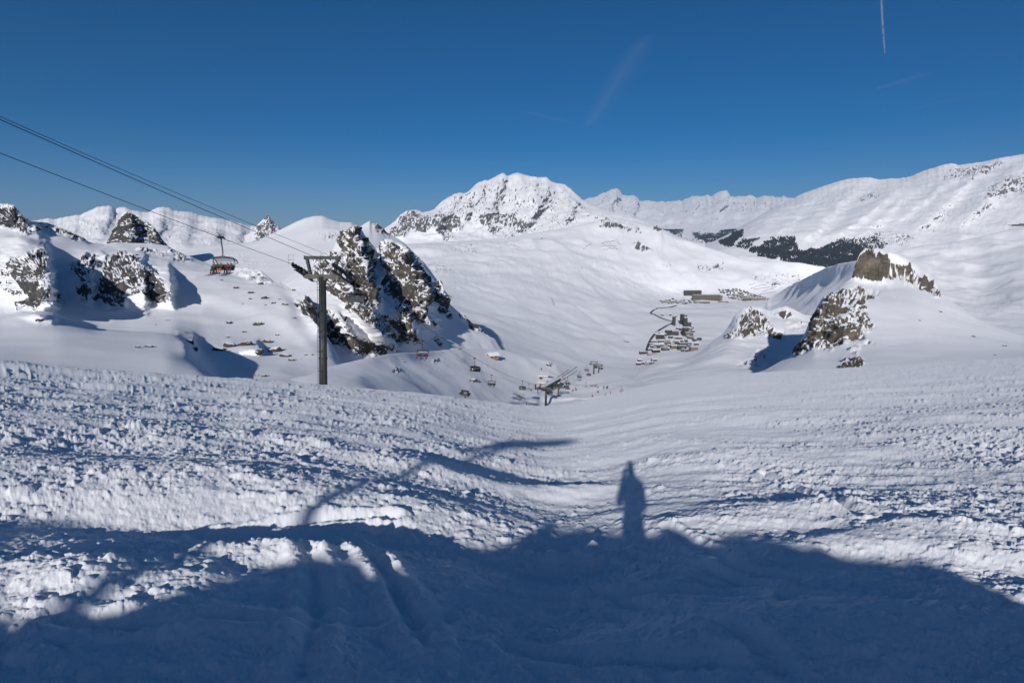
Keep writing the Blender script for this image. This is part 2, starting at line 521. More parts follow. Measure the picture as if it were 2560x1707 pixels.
# ================================================================== LOFTED SLOPES AND MOUNTAINS
def loft(name, curves, x0, x1, mat, L, step=2.4, masks=(), ribs=(), snow_amp=0.004, snow_wl=0.10,
         rock_amp=0.02, rock_wl=0.05, rug=0.0, rug_wl=0.2, rock_bias=0.0, back=(0.25, 0.7), blur=5, vstep=None, seed=0.0,
         strata=None, nz_thr=0.62, nz_gain=2.2, mask_noise=0.9, kind="structure", sil=0.35, drift=None, tracks=(), fine_crag=0.26, jag=0.0):
    """curves from the foot of a slope (near) to its skyline (far): lists of (pixel x, pixel y, distance)"""
    cols = np.arange(x0, x1 + step, step)
    cy, cY = [], []
    for c in curves:
        a, b = interp(c, cols)
        b = np.log(b)
        for _ in range(3):
            a = box_blur(a, blur * 2 + 1, 0); b = box_blur(b, blur * 5 + 1, 0)
        cy.append(a); cY.append(b)
    cy[-1] = interp(curves[-1], cols)[0] + (jag * fbm(np.stack([cols / 13.0, 0 * cols, 0 * cols + seed], -1), 4, 0.6) if jag else 0)
    cy, cY = np.array(cy), np.array(cY)
    K = len(curves)
    vs = []
    for k in range(K - 1):
        gap = np.percentile(np.abs(cy[k] - cy[k + 1]), 70)
        n = int(max(6, min(170, gap / (vstep or step))))
        vs.append(k + np.arange(n) / n)
    vs = np.concatenate(vs + [[K - 1.0]])
    # cubic (Catmull-Rom, clamped) through the curves
    def cr(A):
        out = np.empty((len(vs), A.shape[1]))
        for r_, v in enumerate(vs):
            k = min(int(v), K - 2); f = v - k
            p1, p2 = A[k], A[k + 1]
            m1 = (A[k + 1] - A[k - 1]) / 2 if k > 0 else (p2 - p1)
            m2 = (A[k + 2] - A[k]) / 2 if k < K - 2 else (p2 - p1)
            lim = 3 * np.abs(p2 - p1)
            m1 = np.clip(m1, -lim, lim); m2 = np.clip(m2, -lim, lim)
            f2, f3 = f * f, f * f * f
            out[r_] = (2 * f3 - 3 * f2 + 1) * p1 + (f3 - 2 * f2 + f) * m1 + (-2 * f3 + 3 * f2) * p2 + (f3 - f2) * m2
        return out
    PX = np.broadcast_to(cols, (len(vs), len(cols))).copy()
    PY = cr(cy); Y = np.exp(cr(cY))
    rock = np.zeros(PX.shape, np.float32)
    wn = 9.0 * fbm(np.stack([PX / 26.0, PY / 26.0, np.full_like(PX, seed)], -1), 3)
    wn2 = 9.0 * fbm(np.stack([PX / 26.0, PY / 26.0, np.full_like(PX, seed + 5)], -1), 3)
    for poly, strength, feather in masks:
        rock = np.maximum(rock, strength * poly_mask(PX + wn * min(1, feather / 8), PY + wn2 * min(1, feather / 8), poly, feather))
    for line, amp, wl, wr in ribs:          # spurs standing out towards us, steep on their right
        ln = np.array(line, float); ln = ln[np.argsort(ln[:, 1])]
        xr = np.interp(PY, ln[:, 1], ln[:, 0])
        jag = 7 * fbm(np.stack([PY / 18.0, PX / 60.0, np.full_like(PX, seed + 3)], -1), 3)
        d = PX - xr + jag
        g = np.where(d < 0, np.exp(-(d / wl) ** 2), np.exp(-(d / wr) ** 2))
        e0, e1 = ln[0, 1], ln[-1, 1]; h = (e1 - e0)
        g = g * smooth(e0 - 0.25 * h, e0 + 0.40 * h, PY + jag) * smooth(e1 + 0.30 * h, e1 - 0.35 * h, PY + jag)
        Y = Y - amp * g
    P = at(PX, PY, Y)
    # back side of the skyline
    nb = 12
    top = P[-1]
    hor = top[:, :2] / np.linalg.norm(top[:, :2], axis=1, keepdims=True)
    bl = np.linspace(0, 1, nb + 1)[1:] ** 1.5
    ext = back[0] * L
    B = np.stack([np.concatenate([top[:, :2] + hor * ext * q, (top[:, 2] - ext * back[1] * q * (0.4 + 0.6 * q))[:, None]], 1) for q in bl], 0)
    P = np.concatenate([P, B], 0)
    rock = np.concatenate([rock, np.repeat(rock[-1:], nb, 0)], 0)
    PXa = np.concatenate([PX, np.repeat(PX[-1:], nb, 0)], 0); PYa = np.concatenate([PY, np.repeat(PY[-1:], nb, 0)], 0)
    Nn = normals(P)
    Nn = box_blur(box_blur(Nn, 5, 0), 5, 1)
    Nn /= np.linalg.norm(Nn, axis=-1, keepdims=True) + 1e-9
    Q = P / L + seed
    d = snow_amp * L * fbm(Q / snow_wl, 4, 0.45)
    if drift:
        amp, wx, wy, wz = drift[:4]
        Qd = Q
        if len(drift) > 4:                       # grain running at a slant across the face
            a_ = R(drift[4]); Qd = np.stack([Q[..., 0] * math.cos(a_) + Q[..., 2] * math.sin(a_), Q[..., 1], -Q[..., 0] * math.sin(a_) + Q[..., 2] * math.cos(a_)], -1)
        d = d + amp * L * (ridged(Qd / np.array([wx, wy, wz]), 3, 0.5) - 0.8)
    if rug:
        d = d + rug * L * (1.2 * fbm(Q / rug_wl, 5, 0.44) + 0.6 * (ridged(Q / (rug_wl * .8) + 3, 3, 0.5) - 0.9))
    crag = rock_amp * L * (ridged(Q / rock_wl, 4, 0.5) - 0.75) + fine_crag * rock_amp * L * fbm(Q / (rock_wl * 0.15), 3, 0.6)
    if strata is not None:
        ax, wl, amp = strata
        ax = np.array(ax, float); ax /= np.linalg.norm(ax)
        h = (P @ ax) / (wl * L) + 0.5 * fbm(Q / (rock_wl * 1.5), 3)
        fr = h - np.floor(h)
        crag = crag + amp * L * (np.where(fr < 0.7, fr / 0.7, (1 - fr) / 0.3) - 0.5)
    rk = smooth(0.05, 0.75, rock)
    for line, depth, wpx in tracks:              # pistes and cat tracks cut into the snow
        ln = np.array(line, float)
        dm = np.full(PXa.shape, 1e9)
        for (ax_, ay_), (bx_, by_) in zip(ln, ln[1:]):
            t_ = np.clip(((PXa - ax_) * (bx_ - ax_) + (PYa - ay_) * (by_ - ay_)) / ((bx_ - ax_) ** 2 + (by_ - ay_) ** 2), 0, 1)
            dm = np.minimum(dm, np.hypot(PXa - ax_ - t_ * (bx_ - ax_), (PYa - ay_ - t_ * (by_ - ay_)) * 1.6))
        d = d - depth * np.exp(-(dm / wpx) ** 2)
    Yr = np.clip(P[..., 1:2][..., 0] / L, 0.25, 1.3)
    dpx = PYa - PY[-1][None, :]
    fade = sil + (1 - sil) * smooth(0, 16, dpx); fade[len(PY):] = sil
    d = (d * (1 - 0.5 * rk) + crag * rk) * Yr * fade
    P = P + Nn * d[..., None]
    N2 = normals(P)
    fine = fbm(Q / (rock_wl * 0.11) + 3, 3, 0.7)
    coarse = fbm(Q / (rock_wl * 0.8) + 13, 3, 0.6)
    score = rock * 1.75 - 1.08 + mask_noise * (1.15 * fine + 0.55 * coarse) * (0.25 + rock) + nz_gain * (nz_thr - N2[..., 2]) * (0.12 + rock) + rock_bias
    o = grid_mesh(name, P, mat, score)
    tag(o, kind=kind)
    TERR[name] = (P, PXa, PYa, score)
    return o
TERR = {}

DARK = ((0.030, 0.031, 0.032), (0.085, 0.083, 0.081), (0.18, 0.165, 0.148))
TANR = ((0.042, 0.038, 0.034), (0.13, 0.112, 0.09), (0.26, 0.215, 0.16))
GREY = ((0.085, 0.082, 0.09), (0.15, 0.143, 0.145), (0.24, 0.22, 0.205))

# ---- far range with the big dome of ice, thirty kilometres off
loft("far_range", [
    [(1380, 640, 15000), (2100, 660, 13000)],
    [(1380, 600, 17000), (1700, 606, 14000), (1780, 612, 13500), (1850, 600, 14000), (2100, 600, 15000)],
    [(1380, 545, 24000), (1600, 555, 22000), (1750, 560, 20000), (1850, 550, 20000), (2100, 545, 20000)],
    [(1380, 520, 33000), (1440, 503, 33000), (1490, 493, 33000), (1512, 482, 33000), (1530, 473, 33000), (1540, 471, 33000), (1548, 476, 33000), (1556, 486, 33000), (1574, 488, 33000), (1586, 486, 33000),
     (1600, 500, 33000), (1625, 501, 33000), (1640, 504, 33000), (1668, 506, 33000), (1690, 503, 33000), (1706, 503, 33000), (1716, 496, 33000), (1730, 490, 33000), (1742, 488, 33000), (1758, 490, 33000), (1768, 486, 33000), (1778, 491, 33000),
     (1790, 484, 33000), (1800, 478, 33000), (1815, 476, 33000), (1820, 482, 33000), (1826, 489, 33000), (1850, 490, 33000), (1876, 489, 33000), (1890, 494, 33000), (1905, 489, 33000), (1912, 486, 33000), (1922, 491, 33000), (1932, 488, 33000),
     (1940, 494, 33000), (1952, 492, 33000), (1957, 488, 33000), (1966, 494, 33000), (1990, 498, 33000), (2100, 510, 33000)]],
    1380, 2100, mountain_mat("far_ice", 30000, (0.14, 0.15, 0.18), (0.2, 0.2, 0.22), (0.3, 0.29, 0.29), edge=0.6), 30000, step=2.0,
    masks=[([(1690, 590), (1740, 575), (1800, 578), (1860, 560), (1880, 575), (1820, 620), (1700, 620)], 0.75, 12),
           ([(1440, 500), (1540, 478), (1620, 505), (1810, 485), (1960, 495), (1960, 540), (1460, 540)], 0.5, 10),
           ([(1650, 535), (1900, 530), (1900, 600), (1650, 600)], 0.45, 16)],
    ribs=[([(1538, 465), (1528, 505), (1505, 550)], 2200, 34, 14), ([(1586, 484), (1590, 515), (1580, 550)], 1400, 22, 10), ([(1815, 470), (1805, 510), (1780, 555)], 2000, 30, 12), ([(1742, 482), (1735, 515), (1715, 555)], 1600, 26, 12), ([(1912, 482), (1900, 520), (1880, 555)], 1500, 26, 12), ([(1640, 500), (1640, 525), (1630, 560)], 1300, 24, 12), ([(1957, 484), (1950, 515), (1935, 550)], 1200, 20, 10), ([(1690, 500), (1685, 525), (1670, 555)], 1200, 20, 10), ([(1860, 486), (1850, 515), (1835, 550)], 1300, 20, 10)],
    snow_amp=0.002, snow_wl=0.05, rug=0.004, rug_wl=0.05, drift=(0.002, 0.02, 0.12, 0.05), rock_amp=0.002, rock_wl=0.02, back=(0.2, 0.4), seed=2.0, jag=2.2, blur=2, nz_gain=1.6, nz_thr=0.55)

# ---- mountains beyond the left shoulder, with the small dark pyramid at their end
loft("left_range", [
    [(-60, 700, 3800), (740, 700, 3800)],
    [(-60, 630, 4600), (300, 630, 4600), (500, 632, 4600), (740, 640, 4600)],
    [(-60, 590, 5500), (200, 580, 5500), (400, 570, 5500), (600, 600, 5500), (740, 620, 5500)],
    [(-60, 560, 6500), (90, 552, 6500), (120, 546, 6500), (140, 547, 6500), (165, 540, 6500), (200, 537, 6500), (214, 528, 6500), (232, 521, 6500), (246, 517, 6500), (275, 515, 6500), (288, 522, 6500), (305, 517, 6500), (316, 519, 6500),
     (330, 526, 6500), (352, 528, 6500), (375, 528, 6500), (390, 520, 6500), (408, 517, 6500), (428, 521, 6500), (450, 528, 6500), (475, 531, 6500), (505, 538, 6500), (540, 544, 6500), (575, 550, 6500), (600, 556, 6500), (625, 562, 6500), (660, 566, 6500), (740, 600, 6500)]],
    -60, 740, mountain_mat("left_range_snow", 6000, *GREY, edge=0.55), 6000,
    masks=[([(420, 560), (470, 555), (520, 590), (560, 600), (640, 590), (640, 620), (500, 640), (420, 610)], 0.45, 14),
           ([(180, 548), (300, 530), (300, 560), (200, 575)], 0.5, 10), ([(120, 560), (300, 520), (640, 570), (640, 620), (120, 620)], 0.50, 20)],
    snow_amp=0.004, snow_wl=0.07, ribs=[([(275, 510), (262, 550), (235, 600)], 189, 46, 23), ([(405, 512), (395, 560), (370, 610)], 189, 50, 23), ([(470, 526), (470, 570), (455, 615)], 144, 36, 20), ([(540, 538), (540, 575), (530, 620)], 144, 36, 20), ([(200, 530), (190, 560), (165, 605)], 135, 36, 20), ([(340, 524), (345, 560), (335, 600)], 117, 26, 15), ([(600, 552), (600, 585), (590, 620)], 117, 26, 15)],
    rug=0.004, rug_wl=0.08, drift=(0.0015, 0.05, 0.25, 0.2), rock_amp=0.002, rock_wl=0.016, back=(0.2, 0.5), seed=4.0, jag=1.4, nz_gain=1.8, nz_thr=0.58)
loft("pointed_peak", [
    [(610, 640, 4300), (745, 640, 4300)],
    [(610, 600, 4700), (640, 590, 4700), (700, 590, 4700), (745, 600, 4700)],
    [(610, 590, 5000), (632, 577, 5000), (645, 562, 5000), (655, 551, 5000), (662, 544, 5000), (668, 536, 5000), (674, 541, 5000), (680, 551, 5000), (690, 560, 5000), (700, 570, 5000), (720, 588, 5000), (745, 605, 5000)]],
    610, 745, mountain_mat("pointed_rock", 5000, *GREY, edge=0.5), 5000, step=1.2,
    masks=[([(630, 582), (668, 534), (705, 574), (690, 600), (650, 600)], 1.05, 6)],
    rug=0.004, rug_wl=0.05, rock_amp=0.003, rock_wl=0.02, back=(0.1, 1.2), seed=6.0, jag=1.5, blur=1, nz_thr=0.5)

# ---- the long mountain on the right with the forest along its foot
loft("right_mountain", [
    [(1740, 690, 5600), (1900, 700, 5600), (2100, 730, 5200), (2300, 760, 5000), (2760, 780, 4600)],
    [(1740, 640, 6300), (1800, 630, 6200), (1900, 640, 6000), (2000, 655, 5900), (2100, 668, 5800), (2300, 690, 5600), (2760, 720, 5000)],
    [(1740, 628, 7728), (1800, 606, 7504), (1900, 575, 7280), (2000, 575, 7280), (2150, 580, 7168), (2300, 585, 6944), (2760, 590, 6272)],
    [(1740, 624, 9490), (1800, 598, 9360), (1900, 545, 9360), (2000, 525, 9360), (2150, 500, 9360), (2300, 490, 9100), (2450, 475, 8840), (2760, 460, 8320)],
    [(1740, 622, 11400), (1790, 601, 11400), (1820, 586, 11550), (1850, 569, 11550), (1900, 538, 11700), (1950, 511, 12000), (1985, 495, 12000), (2000, 487, 12000), (2022, 478, 12000), (2050, 467, 12000), (2090, 455, 12000), (2125, 447, 12000), (2160, 443, 12000), (2175, 443, 12000),
     (2200, 448, 12000), (2225, 446, 12000), (2250, 446, 12000), (2275, 441, 12000), (2300, 430, 11850), (2335, 417, 11850), (2360, 410, 11850), (2377, 408, 11850), (2395, 413, 11850), (2430, 409, 11700), (2465, 404, 11700), (2500, 395, 11700), (2530, 390, 11700), (2560, 386, 11700), (2760, 370, 11400)]],
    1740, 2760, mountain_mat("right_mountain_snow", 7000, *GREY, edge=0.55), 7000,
    masks=[([(2310, 440), (2400, 420), (2500, 398), (2520, 410), (2450, 440), (2400, 450), (2340, 445)], 0.80, 9),
           ([(2130, 485), (2200, 478), (2210, 490), (2150, 510)], 0.72, 8),
           ([(2440, 500), (2470, 460), (2570, 420), (2640, 420), (2640, 470), (2480, 500)], 0.72, 10),
           ([(2150, 590), (2240, 570), (2300, 590), (2260, 620), (2190, 610)], 0.68, 14),
           ([(2300, 540), (2420, 520), (2560, 500), (2560, 560), (2320, 570)], 0.42, 14),
           ([(1960, 490), (2200, 450), (2200, 500), (2000, 520)], 0.46, 14), ([(1960, 600), (2150, 560), (2330, 500), (2560, 470), (2560, 600), (2200, 600)], 0.40, 30)],
    snow_amp=0.0014, snow_wl=0.05, rug=0.0026, rug_wl=0.09, rock_amp=0.002, rock_wl=0.015, back=(0.2, 0.5), seed=8.0, jag=1.2, nz_gain=1.9, nz_thr=0.66,
    drift=(0.0018, 0.16, 0.4, 0.016, 20),
    ribs=[([(2165, 436), (2090, 515), (2010, 600)], 420, 70, 26), ([(2375, 400), (2260, 490), (2150, 585)], 420, 70, 26), ([(2295, 425), (2200, 505), (2090, 590)], 320, 50, 22), ([(2500, 388), (2400, 470), (2290, 575)], 380, 70, 24), ([(2055, 460), (1990, 530), (1930, 590)], 320, 50, 22), ([(2430, 402), (2330, 480), (2230, 560)], 260, 40, 20), ([(2600, 380), (2500, 470), (2400, 560)], 340, 60, 24), ([(1990, 490), (1940, 540), (1890, 580)], 240, 36, 18)])

# ---- the great white massif in the middle
loft("main_massif", [
    [(860, 740, 5200), (1300, 720, 5400), (1760, 690, 5400)],
    [(860, 650, 5900), (960, 640, 6000), (1200, 630, 6100), (1400, 610, 6200), (1560, 600, 6300), (1760, 640, 6300)],
    [(860, 620, 6500), (960, 600, 6600), (1050, 568, 6700), (1200, 570, 6900), (1300, 560, 7100), (1400, 552, 7100), (1500, 548, 7000), (1600, 570, 6900), (1760, 620, 6800)],
    [(860, 608, 7000), (960, 580, 7100), (1020, 545, 7400), (1120, 520, 7700), (1250, 500, 8000), (1350, 500, 8000), (1450, 525, 7700), (1550, 546, 7400), (1650, 580, 7200), (1760, 612, 7000)],
    [(860, 600, 7300), (900, 590, 7300), (940, 578, 7300), (960, 572, 7400), (975, 562, 7500), (988, 550, 7600), (1003, 534, 7700), (1015, 525, 7700), (1030, 524, 7700), (1042, 524, 7800), (1058, 531, 7800), (1070, 529, 7900), (1086, 523, 8000),
     (1104, 505, 8200), (1120, 492, 8300), (1132, 484, 8400), (1150, 480, 8500), (1166, 481, 8600), (1180, 468, 8700), (1195, 455, 8800), (1210, 451, 8900), (1222, 452, 8900), (1240, 442, 9000), (1257, 432, 9000), (1262, 433, 9000), (1267, 440, 9000),
     (1280, 435, 9000), (1293, 431, 9000), (1302, 432, 9000), (1335, 439, 9000), (1368, 443, 9000), (1380, 452, 9000), (1392, 457, 9000), (1410, 458, 9000), (1424, 468, 8900), (1440, 482, 8800), (1456, 497, 8700), (1475, 511, 8500), (1500, 521, 8300),
     (1540, 531, 8000), (1580, 541, 7800), (1620, 556, 7600), (1660, 576, 7400), (1760, 625, 7000)]],
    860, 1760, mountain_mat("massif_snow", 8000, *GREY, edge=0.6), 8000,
    masks=[([(1090, 530), (1200, 462), (1260, 440), (1370, 446), (1440, 490), (1500, 530), (1440, 570), (1300, 590), (1180, 570), (1090, 560)], 0.55, 14),
           ([(965, 590), (1005, 530), (1045, 523), (1075, 545), (1110, 520), (1160, 545), (1150, 570), (1060, 570), (1000, 590)], 0.98, 9),
           ([(1085, 525), (1130, 488), (1250, 460), (1240, 510), (1180, 540), (1110, 550)], 0.62, 10),
           ([(1190, 535), (1260, 520), (1330, 560), (1300, 585), (1260, 570), (1240, 600), (1200, 560)], 0.84, 9),
           ([(1245, 570), (1290, 560), (1295, 600), (1260, 615)], 0.6, 8),
           ([(1270, 480), (1380, 470), (1430, 500), (1400, 560), (1330, 560), (1290, 530)], 0.50, 12),
           ([(1330, 440), (1430, 470), (1460, 520), (1390, 500)], 0.48, 10),
           ([(1440, 520), (1540, 535), (1600, 570), (1500, 560)], 0.5, 10),
           ([(1085, 570), (1130, 570), (1135, 598), (1110, 600)], 0.95, 6)],
    snow_amp=0.0035, snow_wl=0.06, rug=0.005, rug_wl=0.08, drift=(0.0015, 0.03, 0.2, 0.10),
    ribs=[([(1257, 425), (1235, 490), (1212, 560)], 420, 60, 22), ([(1385, 440), (1350, 510), (1300, 580)], 380, 60, 20), ([(1300, 425), (1305, 480), (1295, 540)], 260, 34, 16), ([(1150, 472), (1125, 520), (1090, 575)], 300, 46, 18), ([(1445, 475), (1425, 530), (1390, 575)], 300, 40, 18), ([(1030, 518), (1022, 550), (1000, 590)], 240, 34, 12), ([(1210, 445), (1185, 500), (1150, 560)], 260, 36, 16), ([(1520, 520), (1500, 550), (1470, 575)], 220, 30, 14), ([(1068, 525), (1062, 550), (1050, 575)], 160, 20, 9), ([(1340, 436), (1335, 470), (1345, 520)], 200, 24, 12)], rock_amp=0.003, rock_wl=0.015, back=(0.15, 0.6), seed=10.0, jag=1.3, nz_gain=1.9, nz_thr=0.6)

# ---- valley side and valley floor with the frozen lake
def floorY(py, z=490.0):
    return z / -ray(1280, py)[2]
loft("valley", [
    [(860, 1010, 700), (1200, 1000, 700), (1400, 1000, 750), (1700, 1000, 750), (1900, 960, 800), (2300, 940, 900)],
    [(860, 900, 1150), (1100, 890, 1200), (1240, 890, 1250), (1350, 925, 1350), (1450, 940, 1500), (1560, 935, 1650), (1650, 925, 1750), (1750, 905, 1800), (1900, 870, 1800), (2300, 860, 1700)],
    [(860, 800, 1900), (1100, 810, 2000), (1240, 830, 2100), (1350, 865, 2200), (1450, 888, 2300), (1600, 896, float(floorY(896))), (1700, 884, float(floorY(884))), (1800, 850, float(floorY(850))), (1900, 830, 3000), (2300, 800, 3000)],
    [(860, 740, 2800), (1100, 750, 2900), (1300, 780, 3000), (1450, 815, 3100), (1560, 832, 3150), (1620, 838, float(floorY(838))), (1700, 838, float(floorY(838))), (1800, 820, float(floorY(820))), (1900, 800, 3500), (2300, 780, 3500)],
    [(860, 700, 3700), (1100, 700, 3700), (1300, 720, 3700), (1450, 750, 3900), (1560, 770, 4100), (1640, 775, float(floorY(775))), (1760, 775, float(floorY(775))), (1900, 770, float(floorY(770))), (2000, 760, 4300), (2300, 740, 4300)],
    [(860, 670, 4400), (1100, 660, 4500), (1300, 670, 4500), (1450, 690, 4600), (1560, 720, 4800), (1660, 745, float(floorY(745))), (1800, 748, float(floorY(748))), (1920, 746, float(floorY(746))), (2000, 730, 5000), (2300, 720, 4900)],
    [(860, 640, 5000), (1000, 620, 5100), (1200, 620, 5300), (1300, 615, 5400), (1400, 610, 5500), (1500, 630, 5500), (1600, 655, 5400), (1700, 680, 5300), (1800, 700, 5200), (1900, 705, 5200), (2000, 700, 5200), (2300, 700, 5000)],
    [(860, 622, 5400), (960, 610, 5500), (1100, 606, 5700), (1200, 600, 5900), (1300, 590, 6100), (1400, 570, 6300), (1480, 558, 6300), (1505, 549, 6300), (1525, 551, 6300), (1545, 556, 6300), (1560, 565, 6300), (1585, 570, 6200), (1600, 562, 6200), (1625, 568, 6200), (1640, 560, 6200), (1652, 566, 6200), (1660, 580, 6100), (1690, 596, 6000),
     (1720, 600, 5900), (1760, 614, 5800), (1800, 628, 5700), (1850, 645, 5600), (1890, 653, 5500), (1950, 655, 5400), (2000, 657, 5300), (2060, 668, 5200), (2150, 685, 5100), (2300, 700, 5000)]],
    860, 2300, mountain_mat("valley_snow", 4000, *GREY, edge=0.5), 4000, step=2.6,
    masks=[([(1500, 552), (1515, 545), (1560, 558), (1600, 575), (1560, 575), (1500, 570)], 0.85, 8),
           ([(1570, 575), (1600, 562), (1620, 585), (1590, 590)], 0.6, 8), ([(1630, 565), (1645, 556), (1660, 575), (1650, 590), (1635, 585)], 0.78, 7),
           ([(1575, 610), (1600, 605), (1635, 625), (1630, 632), (1590, 625)], 0.72, 7),
           ([(1740, 660), (1790, 655), (1835, 662), (1800, 678), (1740, 680)], 0.55, 9),
           ([(1880, 680), (2000, 680), (2020, 710), (1940, 730), (1880, 700)], 0.46, 12),
           ([(1640, 655), (1680, 660), (1670, 672)], 0.55, 7),
           ([(1320, 590), (1370, 590), (1360, 600)], 0.6, 6),
           ([(1240, 590), (1300, 585), (1290, 640), (1230, 630)], 0.4, 12),
           ([(1190, 620), (1260, 610), (1260, 630)], 0.45, 9),
           ([(1050, 640), (1100, 650), (1200, 690), (1180, 700), (1050, 680)], 0.48, 14), ([(1100, 640), (1400, 620), (1700, 660), (1860, 690), (1600, 740), (1300, 760), (1100, 740)], 0.30, 30), ([(1120, 590), (1200, 600), (1190, 640), (1120, 630)], .45, 10), ([(1270, 800), (1420, 790), (1430, 840), (1300, 850)], .3, 20)],
    snow_amp=0.0042, snow_wl=0.075, rock_amp=0.003, rock_wl=0.02, back=(0.1, 0.6), seed=12.0,
    tracks=[([(1240, 640), (1330, 690), (1400, 740), (1480, 790), (1590, 860)], 5, 4), ([(1150, 700), (1260, 740), (1380, 790), (1500, 850), (1560, 890)], 5, 4), ([(1420, 630), (1470, 660), (1560, 690), (1640, 715), (1700, 735)], 5, 3), ([(1330, 660), (1450, 690), (1560, 740), (1620, 765)], 5, 3), ([(1100, 760), (1220, 790), (1330, 830), (1440, 880)], 4, 4), ([(1560, 640), (1660, 670), (1760, 690), (1850, 700)], 4, 3), ([(1300, 700), (1420, 700), (1500, 712)], 4, 2.5)], nz_thr=0.8, nz_gain=1.4,
    drift=(0.0022, 0.10, 0.20, 0.2))
# ---- broad snow slope on the right, and the smooth ridge in front of the lake
loft("right_snow_slope", [
    [(2060, 900, 900), (2300, 880, 900), (2560, 870, 900), (2760, 860, 900)],
    [(2060, 840, 1300), (2200, 795, 1300), (2300, 780, 1350), (2400, 775, 1400), (2560, 790, 1300), (2760, 800, 1200)],
    [(2060, 815, 1700), (2130, 750, 1750), (2200, 730, 1800), (2350, 740, 1800), (2450, 745, 1800), (2560, 725, 1700), (2760, 710, 1600)],
    [(2060, 800, 2000), (2105, 750, 2100), (2135, 700, 2250), (2162, 664, 2300), (2210, 640, 2400), (2260, 624, 2500), (2310, 614, 2500), (2370, 608, 2500), (2430, 596, 2500), (2500, 578, 2500), (2560, 565, 2500), (2760, 545, 2500)]],
    2060, 2760, mountain_mat("right_slope_snow", 2000, *GREY), 2000,
    masks=[([(2380, 740), (2560, 735), (2560, 790), (2420, 800)], 0.30, 16), ([(2330, 625), (2420, 610), (2420, 650)], 0.22, 12)],
    snow_amp=0.006, snow_wl=0.10, rock_amp=0.003, rock_wl=0.02, back=(0.1, 0.4), seed=14.0, nz_thr=0.8, nz_gain=1.2, drift=(0.004, 0.10, 0.16, 0.2))
loft("smooth_ridge", [
    [(1860, 980, 1500), (1960, 930, 900), (2260, 890, 700)],
    [(1860, 960, 1700), (1900, 880, 2100), (1950, 830, 1800), (2100, 790, 1250), (2260, 780, 1000)],
    [(1860, 950, 1800), (1895, 850, 2700), (1925, 790, 3300), (1980, 755, 2900), (2040, 730, 2400), (2130, 705, 1900), (2260, 700, 1500)],
    [(1860, 940, 1900), (1885, 850, 2800), (1903, 785, 3900), (1919, 749, 4700), (1940, 735, 4200), (1966, 719, 3600), (2012, 695, 3000), (2065, 668, 2500), (2112, 656, 2250), (2150, 650, 2050), (2260, 655, 1900)]],
    1860, 2260, mountain_mat("ridge_snow", 1500, *TANR), 1500,
    snow_amp=0.004, snow_wl=0.12, rock_amp=0.003, rock_wl=0.02, back=(0.1, 0.3), seed=16.0, nz_thr=0.8, nz_gain=1.2, drift=(0.003, 0.12, 0.2, 0.2))

# ---- knoll with the small outcrops left of the rocky hump
loft("outcrop_knoll", [
    [(1540, 1040, 300), (1700, 1000, 330), (1900, 975, 330), (2140, 960, 330)],
    [(1540, 1010, 380), (1640, 965, 430), (1700, 945, 470), (1800, 925, 500), (1900, 915, 520), (2000, 905, 520), (2140, 880, 500)],
    [(1540, 1000, 440), (1600, 955, 540), (1650, 928, 600), (1720, 912, 640), (1790, 868, 660), (1830, 845, 670), (1880, 840, 680), (1960, 850, 680), (2040, 835, 670), (2140, 800, 650)],
    [(1540, 990, 500), (1575, 955, 600), (1595, 935, 680), (1620, 915, 720), (1647, 903, 740), (1680, 901, 750), (1709, 898, 760), (1735, 888, 765), (1755, 876, 770), (1780, 853, 775), (1808, 833, 780), (1822, 815, 785), (1838, 787, 790), (1855, 771, 800), (1872, 764, 800), (1900, 768, 800), (1925, 776, 800), (1945, 768, 800), (1965, 764, 800), (1985, 772, 800), (2010, 785, 800), (2040, 790, 790), (2080, 780, 790), (2140, 760, 780)]],
    1540, 2140, mountain_mat("knoll_rock", 600, *TANR, edge=0.55), 600, step=1.8,
    masks=[([(1836, 840), (1850, 790), (1875, 768), (1905, 775), (1915, 800), (1925, 825), (1960, 835), (1950, 850), (1910, 838), (1850, 845)], 0.92, 7),
           ([(1930, 785), (1960, 765), (1990, 782), (1960, 795)], 0.8, 6), ([(1815, 838), (1832, 825), (1840, 838), (1825, 845)], .9, 5),
           ([(1880, 905), (1890, 880), (1905, 872), (1915, 890), (1908, 915), (1885, 915)], 0.9, 6), ([(1840, 912), (1855, 903), (1875, 905), (1868, 918)], 0.85, 6),
           ([(1960, 810), (2000, 800), (2030, 810), (2000, 830), (1970, 830)], 0.45, 8)],
    ribs=[([(1850, 775), (1850, 850)], 20, 30, 12), ([(1905, 785), (1930, 855)], 26, 30, 10), ([(1905, 870), (1905, 920)], 16, 20, 10)],
    snow_amp=0.006, snow_wl=0.12, rock_amp=0.008, rock_wl=0.045, back=(0.15, 0.4), seed=18.0, strata=((0.1, 0.1, 1), 0.014, 0.003), sil=0.15, fine_crag=0.15)

